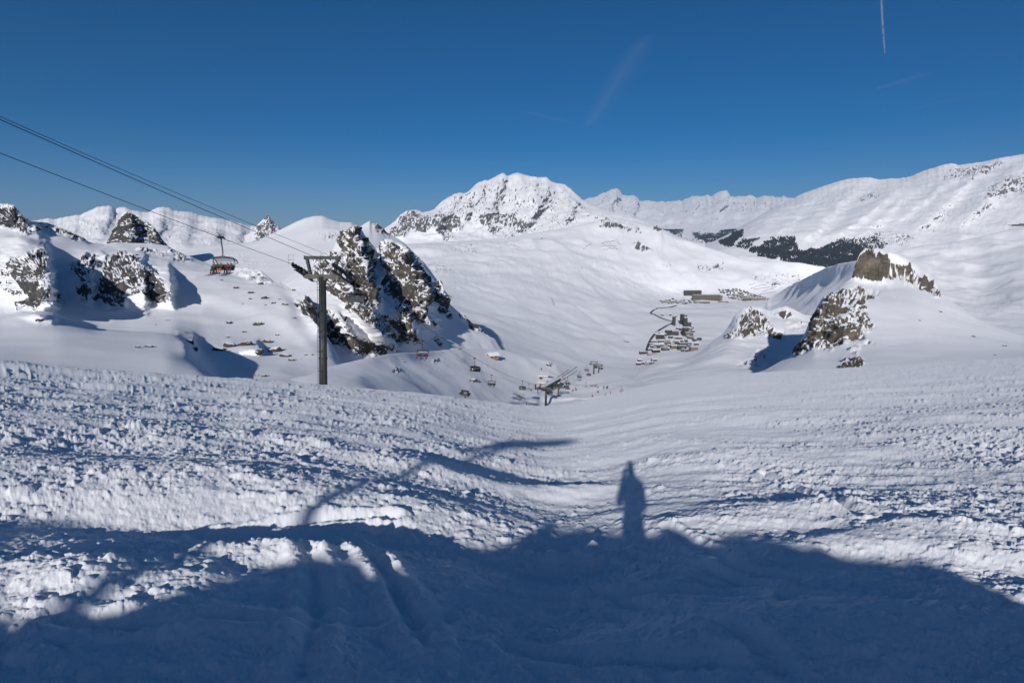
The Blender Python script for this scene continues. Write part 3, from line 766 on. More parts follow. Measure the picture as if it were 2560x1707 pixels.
# ---- the rocky hump on the right
loft("rocky_hump", [
    [(1830, 1010, 150), (2000, 985, 150), (2300, 975, 150), (2760, 950, 150)],
    [(1830, 950, 215), (1900, 940, 215), (2000, 930, 220), (2150, 925, 215), (2300, 915, 210), (2560, 900, 205), (2760, 890, 200)],
    [(1830, 960, 250), (1900, 942, 262), (1990, 895, 300), (2040, 860, 310), (2100, 870, 280), (2200, 865, 270), (2300, 865, 265), (2450, 870, 255), (2560, 876, 245), (2760, 880, 235)],
    [(1830, 955, 275), (1900, 937, 290), (1990, 888, 335), (2030, 810, 350), (2070, 760, 350), (2130, 760, 345), (2200, 770, 335), (2300, 775, 330), (2400, 805, 320), (2500, 840, 300), (2560, 856, 290), (2760, 872, 270)],
    [(1830, 950, 300), (1900, 932, 315), (1985, 885, 365), (2028, 800, 375), (2064, 745, 375), (2110, 722, 385), (2130, 710, 402), (2150, 705, 412), (2180, 707, 414), (2205, 708, 413), (2230, 706, 405), (2280, 712, 395), (2330, 732, 385), (2380, 765, 360), (2450, 805, 340), (2560, 845, 320), (2760, 868, 290)],
    [(1830, 945, 320), (1870, 940, 325), (1920, 922, 340), (1980, 885, 380), (1992, 860, 385), (2010, 838, 388), (2027, 796, 390), (2044, 765, 392), (2060, 738, 395), (2075, 730, 398), (2092, 722, 400), (2110, 708, 405), (2124, 698, 410), (2131, 690, 412), (2136, 668, 415), (2143, 648, 420), (2150, 634, 420),
     (2163, 621, 425), (2178, 623, 425), (2200, 621, 425), (2215, 630, 425), (2240, 634, 425), (2265, 645, 425), (2300, 668, 425), (2320, 680, 425), (2338, 700, 420), (2350, 728, 415), (2360, 740, 410), (2385, 757, 400), (2420, 782, 390), (2460, 806, 380), (2500, 822, 370), (2560, 840, 355), (2760, 865, 320)]],
    1830, 2760, mountain_mat("hump_rock", 380, *TANR, edge=0.5), 380, step=1.9,
    masks=[([(2132, 695), (2140, 655), (2165, 620), (2200, 625), (2228, 655), (2222, 685), (2195, 705), (2170, 695)], 1.02, 5),
           ([(2222, 650), (2290, 670), (2330, 690), (2352, 735), (2340, 738), (2300, 715), (2260, 705), (2215, 700)], 0.74, 9),
           ([(2330, 700), (2358, 740), (2345, 745), (2300, 725)], 1.0, 6),
           ([(2070, 735), (2130, 718), (2200, 735), (2190, 752), (2160, 760), (2180, 800), (2190, 820), (2150, 830), (2110, 850), (2080, 875), (2010, 870), (2030, 800)], 0.80, 9),
           ([(2064, 748), (2110, 735), (2120, 770), (2070, 790)], 1.05, 8), ([(2085, 815), (2150, 810), (2160, 840), (2110, 850), (2085, 845)], 0.98, 7),
           ([(1982, 886), (1995, 858), (2012, 845), (2012, 875), (1995, 888)], 1.0, 5), ([(2010, 870), (2030, 800), (2045, 780), (2050, 830), (2040, 870)], 1.05, 6),
           ([(2100, 925), (2108, 895), (2135, 890), (2165, 905), (2150, 918), (2120, 925)], 1.0, 6), ([(2118, 880), (2135, 865), (2160, 862), (2140, 885)], .8, 6),
           ([(2160, 858), (2172, 848), (2185, 856), (2170, 860)], 1.0, 4)],
    ribs=[([(2195, 615), (2215, 712)], 14, 40, 9), ([(2050, 740), (2035, 880)], 10, 26, 9), ([(2130, 890), (2130, 930)], 6, 26, 14), ([(2105, 790), (2110, 855)], 7, 25, 12)],
    snow_amp=0.0035, snow_wl=0.14, rock_amp=0.008, rock_wl=0.045, back=(0.35, 0.45), seed=20.0, strata=((0.25, 0.1, 1), 0.013, 0.003), nz_thr=0.66, sil=0.08, fine_crag=0.2, nz_gain=1.7)

# ---- dome behind the cliffs, and the dark crag that stands before the left range
loft("snow_dome", [
    [(360, 760, 620), (700, 800, 560), (1040, 820, 560), (1120, 860, 560)],
    [(360, 680, 800), (500, 680, 780), (700, 720, 640), (860, 720, 600), (1040, 740, 640), (1120, 820, 700)],
    [(360, 650, 1000), (480, 640, 1000), (600, 640, 950), (740, 650, 850), (860, 640, 800), (950, 640, 850), (1040, 680, 900), (1120, 780, 900)],
    [(360, 640, 1150), (480, 620, 1150), (600, 612, 1150), (700, 600, 1100), (780, 590, 1080), (860, 590, 1050), (950, 610, 1050), (1040, 660, 1050), (1120, 755, 1050)],
    [(360, 636, 1300), (440, 627, 1300), (520, 613, 1300), (570, 609, 1300), (620, 606, 1300), (645, 600, 1300), (668, 590, 1300), (690, 579, 1300), (712, 567, 1300), (740, 553, 1300), (762, 544, 1300), (785, 539, 1300), (806, 538, 1300), (814, 541, 1300), (826, 547, 1300), (848, 554, 1300), (878, 555, 1300), (888, 562, 1300),
     (900, 566, 1300), (912, 558, 1300), (924, 552, 1300), (930, 559, 1300), (942, 558, 1300), (952, 566, 1300), (968, 580, 1300), (984, 590, 1300), (1010, 606, 1300), (1060, 655, 1300), (1120, 735, 1300)]],
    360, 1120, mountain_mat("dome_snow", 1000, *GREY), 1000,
    masks=[([(800, 590), (840, 580), (870, 578), (880, 600), (850, 598), (820, 600)], 0.62, 7),
           ([(632, 600), (650, 578), (664, 590), (648, 602), (632, 606)], 0.9, 5),
           ([(930, 560), (945, 555), (980, 585), (975, 592), (945, 580)], 0.85, 5),
           ([(560, 640), (600, 630), (690, 660), (660, 680), (560, 665)], 0.30, 12)],
    snow_amp=0.004, snow_wl=0.18, rock_amp=0.004, rock_wl=0.025, back=(0.12, 0.5), seed=22.0, nz_thr=0.75)
loft("dark_crag", [
    [(240, 690, 700), (460, 700, 700)],
    [(240, 640, 780), (300, 640, 770), (380, 642, 780), (460, 660, 780)],
    [(240, 625, 860), (265, 607, 860), (282, 577, 860), (295, 552, 860), (303, 538, 860), (312, 529, 860), (322, 531, 860), (335, 536, 860), (350, 545, 860), (368, 553, 860), (382, 565, 860), (394, 582, 860), (405, 598, 860), (418, 612, 860), (432, 628, 860), (460, 650, 860)]],
    240, 460, mountain_mat("dark_crag_rock", 800, *DARK, edge=0.55), 800, step=1.5,
    masks=[([(258, 616), (300, 540), (315, 526), (345, 540), (385, 562), (412, 605), (440, 640), (400, 632), (350, 612), (300, 610)], 0.88, 6)],
    ribs=[([(318, 525), (330, 640)], 22, 22, 14), ([(385, 560), (410, 640)], 18, 20, 12)],
    rug=0.003, rug_wl=0.08, rock_amp=0.006, rock_wl=0.035, back=(0.12, 0.9), seed=24.0, sil=0.15, blur=1, nz_thr=0.6)

# ---- the cliff in the middle
loft("cliff", [
    [(700, 1000, 160), (800, 985, 180), (900, 960, 205), (1000, 930, 258), (1100, 910, 310), (1240, 900, 390), (1340, 910, 420)],
    [(700, 880, 215), (800, 850, 240), (850, 850, 245), (900, 870, 240), (960, 865, 262), (1020, 855, 300), (1100, 855, 340), (1200, 868, 395), (1262, 895, 415), (1340, 945, 430)],
    [(700, 780, 270), (780, 760, 285), (850, 760, 275), (920, 780, 270), (980, 790, 290), (1040, 790, 325), (1100, 810, 365), (1160, 826, 392), (1238, 848, 425), (1262, 885, 440), (1340, 940, 440)],
    [(700, 720, 340), (780, 680, 350), (850, 660, 345), (920, 680, 335), (980, 700, 340), (1040, 725, 360), (1090, 758, 380), (1130, 795, 395), (1190, 827, 415), (1238, 848, 435), (1262, 885, 440), (1340, 940, 440)],
    [(700, 706, 385), (760, 665, 400), (790, 645, 405), (812, 636, 405), (830, 628, 410), (842, 600, 412), (850, 582, 414), (862, 572, 415), (880, 569, 415), (893, 561, 416), (903, 572, 416), (912, 588, 412), (925, 606, 408), (940, 622, 405), (950, 618, 405), (956, 602, 405), (966, 596, 405), (985, 602, 405), (1000, 608, 405), (1018, 616, 404), (1032, 630, 404), (1042, 650, 404), (1050, 664, 403), (1058, 670, 402), (1068, 685, 400),
     (1078, 705, 400), (1088, 706, 400), (1098, 698, 400), (1106, 705, 400), (1110, 735, 400), (1118, 742, 402), (1124, 760, 402), (1140, 775, 405), (1160, 790, 410), (1190, 812, 420), (1215, 832, 430), (1238, 848, 440), (1262, 885, 440), (1340, 940, 440)]],
    700, 1340, mountain_mat("cliff_rock", 330, (0.034, 0.034, 0.033), (0.095, 0.085, 0.072), (0.20, 0.17, 0.13), edge=0.55), 330, step=1.7,
    masks=[([(845, 600), (855, 575), (893, 562), (912, 590), (930, 625), (945, 680), (950, 760), (920, 780), (880, 720), (860, 640)], 0.76, 8),
           ([(950, 625), (960, 598), (1000, 608), (1035, 635), (1060, 672), (1085, 715), (1075, 760), (1060, 800), (1000, 790), (960, 740)], 0.74, 8),
           ([(1080, 740), (1088, 706), (1098, 698), (1108, 735), (1125, 765), (1120, 775), (1100, 765)], 1.0, 5),
           ([(780, 650), (845, 630), (870, 700), (930, 780), (1000, 800), (1045, 830), (1050, 855), (1000, 860), (950, 830), (900, 800), (830, 740), (790, 700)], 0.72, 10),
           ([(1000, 770), (1040, 780), (1060, 800), (1093, 810), (1090, 818), (1050, 812), (1010, 800)], 0.98, 6),
           ([(745, 780), (800, 760), (860, 800), (900, 850), (960, 860), (1000, 870), (960, 890), (880, 890), (820, 870), (760, 830)], 0.72, 12),
           ([(1000, 820), (1020, 805), (1045, 840), (1048, 855), (1015, 850)], 0.95, 6),
           ([(1080, 848), (1090, 840), (1105, 862), (1098, 868)], .95, 5),
           ([(1095, 765), (1130, 785), (1125, 795), (1095, 780)], 0.85, 6), ([(1145, 785), (1165, 790), (1170, 800), (1150, 800)], 0.95, 5),
           ([(1165, 795), (1200, 815), (1235, 840), (1225, 843), (1180, 818)], 0.8, 6)],
    ribs=[([(880, 565), (905, 640), (935, 720), (945, 760)], 60, 30, 9), ([(1000, 605), (1045, 690), (1075, 770), (1088, 800)], 42, 42, 8),
          ([(850, 640), (870, 720), (930, 790), (960, 830)], 34, 30, 9), ([(1000, 760), (1030, 800), (1046, 860)], 26, 26, 8),
          ([(840, 780), (880, 840), (900, 870)], 22, 24, 8), ([(905, 780), (960, 840), (985, 870)], 22, 26, 8), ([(1100, 700), (1122, 775)], 12, 12, 5), ([(1050, 780), (1094, 820)], 16, 20, 6)],
    snow_amp=0.004, snow_wl=0.12, rock_amp=0.013, rock_wl=0.06, back=(0.2, 0.6), seed=26.0, nz_thr=0.60, nz_gain=2.4, sil=0.2, strata=((0.55, -0.3, 0.75), 0.020, 0.004))

# ---- hillside on the left
loft("left_hillside", [
    [(-330, 985, 46), (0, 995, 48), (250, 1005, 52), (500, 1020, 56), (700, 1030, 62), (920, 1045, 70)],
    [(-330, 915, 72), (0, 925, 74), (250, 945, 76), (500, 962, 78), (600, 970, 80), (700, 978, 82), (800, 985, 86), (920, 1000, 92)],
    [(-330, 850, 112), (0, 850, 112), (150, 850, 112), (300, 870, 108), (420, 885, 104), (500, 915, 100), (560, 945, 98), (640, 955, 100), (720, 960, 104), (800, 966, 108), (860, 985, 110), (920, 1010, 112)],
    [(-330, 812, 150), (0, 802, 150), (60, 790, 152), (95, 785, 154), (130, 790, 154), (180, 808, 152), (240, 826, 148), (320, 832, 146), (400, 836, 146), (440, 845, 142), (470, 862, 136), (500, 895, 126), (545, 930, 120), (620, 938, 124), (700, 935, 130), (800, 950, 126), (860, 975, 124), (920, 1008, 122)],
    [(-330, 806, 205), (0, 797, 205), (60, 786, 208), (95, 782, 210), (130, 786, 212), (180, 803, 212), (240, 821, 208), (320, 826, 200), (400, 826, 196), (440, 828, 192), (480, 850, 180), (510, 876, 168), (560, 895, 158), (640, 905, 158), (720, 912, 158), (800, 935, 140), (860, 965, 134), (920, 1006, 128)],
    [(-330, 765, 245), (0, 765, 245), (100, 765, 250), (200, 770, 262), (300, 780, 262), (430, 775, 268), (520, 790, 255), (640, 820, 232), (720, 850, 208), (800, 905, 160), (860, 950, 145), (920, 1004, 132)],
    [(-330, 690, 285), (0, 680, 290), (100, 680, 300), (200, 690, 308), (300, 690, 308), (430, 715, 306), (520, 735, 295), (640, 765, 272), (720, 800, 240), (800, 880, 180), (860, 940, 152), (920, 1002, 135)],
    [(-330, 620, 330), (0, 603, 335), (60, 598, 335), (110, 618, 335), (170, 628, 350), (240, 630, 360), (330, 636, 365), (430, 662, 355), (520, 690, 338), (640, 722, 310), (720, 752, 280), (800, 850, 205), (860, 930, 160), (920, 1000, 138)],
    [(-330, 560, 390), (0, 572, 392), (70, 588, 392), (150, 598, 395), (235, 618, 400), (330, 622, 405), (430, 640, 400), (520, 668, 385), (640, 694, 345), (700, 722, 318), (760, 752, 285), (800, 825, 225), (860, 922, 170), (920, 998, 140)],
    [(-330, 470, 440), (-100, 500, 440), (0, 508, 440), (20, 510, 440), (36, 514, 440), (44, 528, 440), (60, 540, 440), (78, 553, 440), (100, 555, 440), (125, 562, 440), (150, 568, 440), (180, 582, 440), (205, 594, 440), (225, 606, 440), (260, 610, 445), (290, 604, 450), (330, 606, 452), (380, 607, 455), (420, 614, 455), (440, 627, 450), (470, 640, 440), (495, 650, 430), (525, 660, 420), (562, 663, 405), (600, 668, 392), (640, 672, 380),
     (656, 676, 375), (684, 702, 350), (715, 715, 330), (742, 725, 315), (765, 738, 300), (785, 770, 285), (800, 806, 250), (830, 862, 210), (860, 915, 178), (920, 996, 142)]],
    -330, 920, mountain_mat("hillside_rock", 300, *DARK, edge=0.5), 300, step=2.1,
    masks=[([(-100, 510), (38, 514), (60, 540), (80, 580), (65, 588), (20, 570), (-100, 570)], 0.92, 7),
           ([(85, 555), (130, 560), (190, 585), (230, 608), (180, 600), (110, 572)], 0.72, 6), ([(70, 568), (110, 576), (90, 582)], .8, 4),
           ([(20, 650), (60, 640), (90, 620), (115, 625), (118, 680), (130, 720), (120, 760), (85, 760), (45, 720), (30, 690)], 0.80, 9),
           ([(-60, 640), (20, 640), (30, 700), (60, 750), (-60, 700)], 0.45, 10), ([(40, 745), (95, 750), (90, 772), (40, 775)], 0.6, 7), ([(135, 730), (165, 740), (170, 755), (140, 750)], .8, 5),
           ([(185, 640), (240, 630), (250, 660), (225, 690), (220, 750), (200, 760), (195, 700), (170, 665)], 0.72, 8),
           ([(260, 640), (300, 628), (345, 645), (360, 690), (345, 740), (310, 770), (270, 765), (240, 740), (250, 690)], 0.90, 9),
           ([(355, 660), (385, 665), (400, 690), (425, 740), (415, 760), (385, 755), (355, 725)], 0.86, 8),
           ([(340, 620), (385, 622), (425, 628), (440, 635), (390, 640), (345, 632)], 0.66, 6),
           ([(430, 625), (480, 645), (480, 655), (435, 648)], 0.62, 6),
           ([(555, 655), (640, 668), (690, 702), (730, 722), (680, 715), (600, 690)], 0.50, 8),
           ([(760, 735), (785, 745), (800, 790), (798, 815), (775, 795), (760, 760)], 1.0, 6), ([(735, 750), (765, 745), (770, 790), (745, 770)], 0.9, 6),
           ],
    ribs=[([(112, 612), (128, 690), (135, 770)], 70, 110, 10), ([(352, 630), (360, 700), (362, 765)], 22, 60, 10), ([(420, 660), (428, 755)], 34, 46, 10), ([(225, 640), (228, 755)], 16, 30, 8),
          ([(480, 838), (492, 880)], 10, 30, 6), ([(795, 735), (803, 830)], 30, 28, 8), ([(640, 848), (645, 880)], 12, 70, 10), ([(250, 622), (270, 650)], 8, 40, 8), ([(60, 515), (95, 600)], 30, 80, 16)],
    snow_amp=0.004, snow_wl=0.15, rock_amp=0.009, rock_wl=0.045, back=(0.25, 0.4), seed=28.0, nz_thr=0.62, nz_gain=2.2, strata=((0.45, -0.2, 0.85), 0.018, 0.003), drift=(0.003, 0.2, 0.3, 0.3))

# ---- the basin with the lift station
loft("lift_basin", [
    [(640, 1120, 62), (1000, 1130, 66), (1300, 1140, 72), (1500, 1120, 72), (1800, 1080, 80)],
    [(640, 1010, 88), (800, 1005, 94), (1000, 1020, 104), (1200, 1042, 130), (1365, 1045, 170), (1500, 1025, 170), (1650, 990, 165), (1800, 970, 160)],
    [(640, 985, 98), (800, 972, 108), (900, 970, 122), (1000, 985, 140), (1100, 1000, 165), (1200, 1010, 200), (1300, 1014, 240), (1365, 1017, 262), (1430, 1010, 276), (1500, 1000, 280), (1580, 985, 245), (1700, 965, 210), (1800, 955, 200)],
    [(640, 975, 106), (800, 950, 117), (900, 935, 140), (1000, 945, 164), (1100, 960, 192), (1200, 975, 228), (1300, 990, 262), (1400, 995, 295), (1500, 985, 301), (1580, 978, 262), (1700, 962, 225), (1800, 953, 215)],
    [(640, 968, 112), (800, 932, 127), (900, 908, 158), (1000, 905, 196), (1100, 915, 232), (1180, 930, 268), (1260, 945, 300), (1350, 955, 345), (1420, 958, 360), (1500, 955, 354), (1580, 965, 290), (1700, 961, 240), (1800, 952, 230)],
    [(640, 966, 116), (780, 935, 132), (820, 915, 145), (893, 900, 165), (960, 888, 188), (1030, 881, 218), (1120, 874, 290), (1200, 870, 360), (1255, 874, 390), (1300, 886, 400), (1340, 896, 405), (1375, 903, 408), (1392, 912, 410), (1412, 936, 410), (1440, 938, 410), (1470, 934, 410), (1500, 932, 408), (1540, 936, 390), (1580, 945, 345), (1612, 956, 310), (1660, 963, 270), (1720, 961, 255), (1800, 951, 245)]],
    640, 1800, mountain_mat("basin_snow", 250, *TANR), 250,
    masks=[([(980, 930), (990, 920), (1002, 926), (990, 932)], 0.85, 4), ([(1168, 956), (1185, 948), (1200, 956), (1180, 962)], 0.62, 5), ([(1080, 897), (1110, 890), (1100, 900), (1082, 905)], .6, 4), ([(1362, 908), (1380, 902), (1388, 910), (1370, 913)], .75, 4),
           ([(1288, 893), (1305, 890), (1308, 896), (1290, 898)], .6, 4), ([(1195, 912), (1240, 905), (1235, 912), (1200, 918)], .4, 4), ([(1634, 948), (1660, 944), (1670, 950), (1640, 955)], .6, 4)],
    snow_amp=0.0035, snow_wl=0.12, rock_amp=0.004, rock_wl=0.02, back=(0.12, 0.5), seed=30.0, nz_thr=0.8, nz_gain=1.2, drift=(0.0022, 0.16, 0.3, 0.3))
# ================================================================== OBJECT HELPERS
def on(name, px, py):
    """point of a built slope under a photograph pixel"""
    P, PX, PY, sc = TERR[name]
    k = np.argmin((PX - px) ** 2 + (PY - py) ** 2)
    return Vector(P.reshape(-1, 3)[k].tolist())

class MB:
    """collects simple shapes into one mesh"""
    def __init__(self): self.v, self.f = [], []
    def add(self, v, f):
        n = len(self.v); self.v += [tuple(p) for p in v]; self.f += [tuple(i + n for i in q) for q in f]; return self
    def box(self, c, s, rot=None, taper=1.0):
        hx, hy, hz = s[0] / 2, s[1] / 2, s[2] / 2
        v = [Vector((x * hx * (taper if z > 0 else 1), y * hy * (taper if z > 0 else 1), z * hz)) for x in (-1, 1) for y in (-1, 1) for z in (-1, 1)]
        if rot is not None: v = [rot @ p for p in v]
        v = [p + Vector(c) for p in v]
        return self.add(v, [(0, 1, 3, 2), (4, 6, 7, 5), (0, 4, 5, 1), (2, 3, 7, 6), (0, 2, 6, 4), (1, 5, 7, 3)])
    def tube(self, pts, r, n=8, cap=True, r2=None):
        pts = [Vector(p) for p in pts]; rings = []
        for i, p in enumerate(pts):
            d = (pts[min(i + 1, len(pts) - 1)] - pts[max(i - 1, 0)]).normalized()
            a = d.orthogonal() if abs(d.z) > 0.98 else d.cross(Vector((0, 0, 1)))
            a.normalize(); b = d.cross(a)
            if abs(d.z) > 0.98: a, b = Vector((1, 0, 0)), Vector((0, 1, 0))
            rr = r if r2 is None else r + (r2 - r) * i / (len(pts) - 1)
            rings.append([p + a * rr * math.cos(2 * math.pi * k / n) + b * rr * math.sin(2 * math.pi * k / n) for k in range(n)])
        v = [q for g in rings for q in g]; f = []
        for i in range(len(pts) - 1):
            for k in range(n):
                f.append((i * n + k, i * n + (k + 1) % n, (i + 1) * n + (k + 1) % n, (i + 1) * n + k))
        if cap: f += [tuple(range(n))[::-1], tuple((len(pts) - 1) * n + k for k in range(n))]
        return self.add(v, f)
    def disc(self, c, axis, r, w, n=14):
        a = Vector(axis).normalized() * w / 2; c = Vector(c)
        return self.tube([c - a, c + a], r, n)
    def sheet(self, rows, thick=0.03):
        """curved shell through rows of points, given a thickness"""
        nr, nc = len(rows), len(rows[0]); R0 = [[Vector(p) for p in r_] for r_ in rows]
        nrm = []
        for i in range(nr):
            for j in range(nc):
                u = R0[min(i + 1, nr - 1)][j] - R0[max(i - 1, 0)][j]; w = R0[i][min(j + 1, nc - 1)] - R0[i][max(j - 1, 0)]
                nrm.append(u.cross(w).normalized() * thick)
        v = [p for r_ in R0 for p in r_]; v2 = [p + q for p, q in zip(v, nrm)]; n = len(v); f = []
        for i in range(nr - 1):
            for j in range(nc - 1):
                a, b, c, d = i * nc + j, i * nc + j + 1, (i + 1) * nc + j + 1, (i + 1) * nc + j
                f += [(a, b, c, d), (a + n, d + n, c + n, b + n)]
        rim = [j for j in range(nc)] + [i * nc + nc - 1 for i in range(1, nr)] + [(nr - 1) * nc + j for j in range(nc - 2, -1, -1)] + [i * nc for i in range(nr - 2, 0, -1)]
        for a, b in zip(rim, rim[1:] + rim[:1]): f.append((a, a + n, b + n, b))
        return self.add(v + v2, f)
    def mesh(self, name, mat=None, sm=False):
        me = bpy.data.meshes.new(name); me.from_pydata(self.v, [], self.f); me.update()
        bm = bmesh.new(); bm.from_mesh(me); bmesh.ops.recalc_face_normals(bm, faces=bm.faces); bm.to_mesh(me); bm.free()
        if sm: me.polygons.foreach_set("use_smooth", np.full(len(me.polygons), True))
        if mat: me.materials.append(mat)
        return me
    def build(self, name, mat, parent=None, sm=False):
        return link(name, self.mesh(name, mat, sm), None, parent)

def empty(name, loc=(0, 0, 0), rz=0.0):
    o = bpy.data.objects.new(name, None); COL.objects.link(o)
    o.location = loc; o.rotation_euler = (0, 0, rz); o.empty_display_size = 0.3
    return o

def copy_tree(o, parent=None):
    c = o.copy(); COL.objects.link(c); c.parent = parent
    for ch in o.children: copy_tree(ch, c)
    return c

M_GALV = plain("galvanised_steel", (0.06, 0.064, 0.058), 0.5, 0.35, 0.25, 1.5)
M_DARKST = plain("dark_steel", (0.035, 0.037, 0.040), 0.5, 0.2, 0.3, 3)
M_RUBBER = plain("black_rubber", (0.018, 0.018, 0.02), 0.8, 0, 0.3, 5)
M_BEAM = plain("weathered_beam", (0.11, 0.105, 0.09), 0.6, 0.2, 0.3, 2)
M_SEAT = plain("grey_seat", (0.045, 0.047, 0.05), 0.6, 0, 0.25, 4)
M_WHITE = plain("white_paint", (0.72, 0.73, 0.74), 0.5, 0, 0.08, 3)
M_SNOWCAP = plain("roof_snow", (0.86, 0.87, 0.90), 0.85, 0, 0.03, 2)
M_ROPE = plain("wire_rope", (0.03, 0.03, 0.032), 0.5, 0.3, 0.2, 30)
def bubble_mat():
    m, nt, b = new_mat("tinted_bubble")
    tr = N(nt, "BsdfTransparent"); tr.inputs[0].default_value = (0.62, 0.64, 0.66, 1)
    mx = N(nt, "MixShader"); mx.inputs[0].default_value = 0.62
    b.inputs["Base Color"].default_value = (0.10, 0.105, 0.11, 1); b.inputs["Roughness"].default_value = 0.12
    out = [n for n in nt.nodes if n.type == 'OUTPUT_MATERIAL'][0]
    nt.links.new(tr.outputs[0], mx.inputs[1]); nt.links.new(b.outputs[0], mx.inputs[2]); nt.links.new(mx.outputs[0], out.inputs[0])
    return m
M_BUBBLE = bubble_mat()
def clear_mat():
    m, nt, b = new_mat("clear_bubble")
    tr = N(nt, "BsdfTransparent"); tr.inputs[0].default_value = (0.92, 0.93, 0.94, 1)
    mx = N(nt, "MixShader"); mx.inputs[0].default_value = 0.32
    b.inputs["Base Color"].default_value = (0.75, 0.76, 0.78, 1); b.inputs["Roughness"].default_value = 0.2
    out = [n for n in nt.nodes if n.type == 'OUTPUT_MATERIAL'][0]
    nt.links.new(tr.outputs[0], mx.inputs[1]); nt.links.new(b.outputs[0], mx.inputs[2]); nt.links.new(mx.outputs[0], out.inputs[0])
    return m
M_CLEAR = clear_mat()

# ================================================================== THE CHAIRLIFT
T1 = pt(806, 690, 85.0)
ST = pt(1362, 965, 330.0)
LD = Vector((ST.x - T1.x, ST.y - T1.y, 0)).normalized()       # downhill along the line
LP = Vector((LD.y, -LD.x, 0))                                  # to its right
LANG = math.atan2(LD.y, LD.x) - math.pi / 2                    # local +y = downhill
GAUGE = 3.2
def rope_z(s):
    if s >= 0: return -3.9 - 0.41 * s + 0.000353 * s * s
    return -3.9 + 0.245 * (-s) + 0.0003 * s * s
def rope(s, side):
    p = Vector((T1.x, T1.y, 0)) + LD * s + LP * (GAUGE * side); p.z = rope_z(s); return p
S_END = 250.0
ss = [-150 + 5 * k for k in range(int((150 + S_END) / 5) + 1)]
for side, lab in ((-1, "black hauling cable carrying the occupied chairs uphill"), (1, "black hauling cable carrying the empty chairs downhill")):
    o = MB().tube([rope(s, side) for s in ss], 0.030, 6).build("haul_cable", M_ROPE)
    tag(o, lab, "cable", "cables of the chairlift")
o = MB().tube([Vector((T1.x, T1.y, 0)) + LD * s + LP * (0.9 + 2.2 * min(1, abs(s) / 42)) + Vector((0, 0, rope_z(s) + 2.0 - 1.75 * min(1, abs(s) / 42))) for s in ss], 0.022, 6).build("signal_cable", M_ROPE)
tag(o, "thin signal cable running just above the downhill hauling cable", "cable", "cables of the chairlift")

def sheave_train(parent, y0, side, x, z, slope_a, slope_b, n, r, mat_b=None):
    """row of grooved wheels on a rocking beam, following the cable"""
    L_ = n * r * 2.25
    mb = MB()
    pts = []
    for k in range(n):
        u = (k - (n - 1) / 2) * r * 2.25
        zz = z + (u * slope_a if u < 0 else u * slope_b) - r
        pts.append(Vector((x, y0 + u, zz)))
    for a, b in zip(pts, pts[1:]):
        mid = (a + b) / 2; d = b - a
        rot = d.to_track_quat('Y', 'Z').to_matrix()
        mb.box(mid + Vector((0.16 * side, 0, -0.02)), (0.08, d.length * 1.05, 0.20), rot)
    for a, b in zip(pts[::2], pts[2::2]):
        mid = (a + b) / 2 + Vector((0, 0, -0.32)); d = b - a
        mb.box(mid + Vector((0.05 * side, 0, 0)), (0.10, d.length * 0.9, 0.14), d.to_track_quat('Y', 'Z').to_matrix())
    t = mb.build("sheave_train", mat_b or M_DARKST, parent)
    for p in pts:
        MB().disc(p, (1, 0, 0), r, 0.13, 14).build("sheave_wheel", M_RUBBER, t, True)
    return t

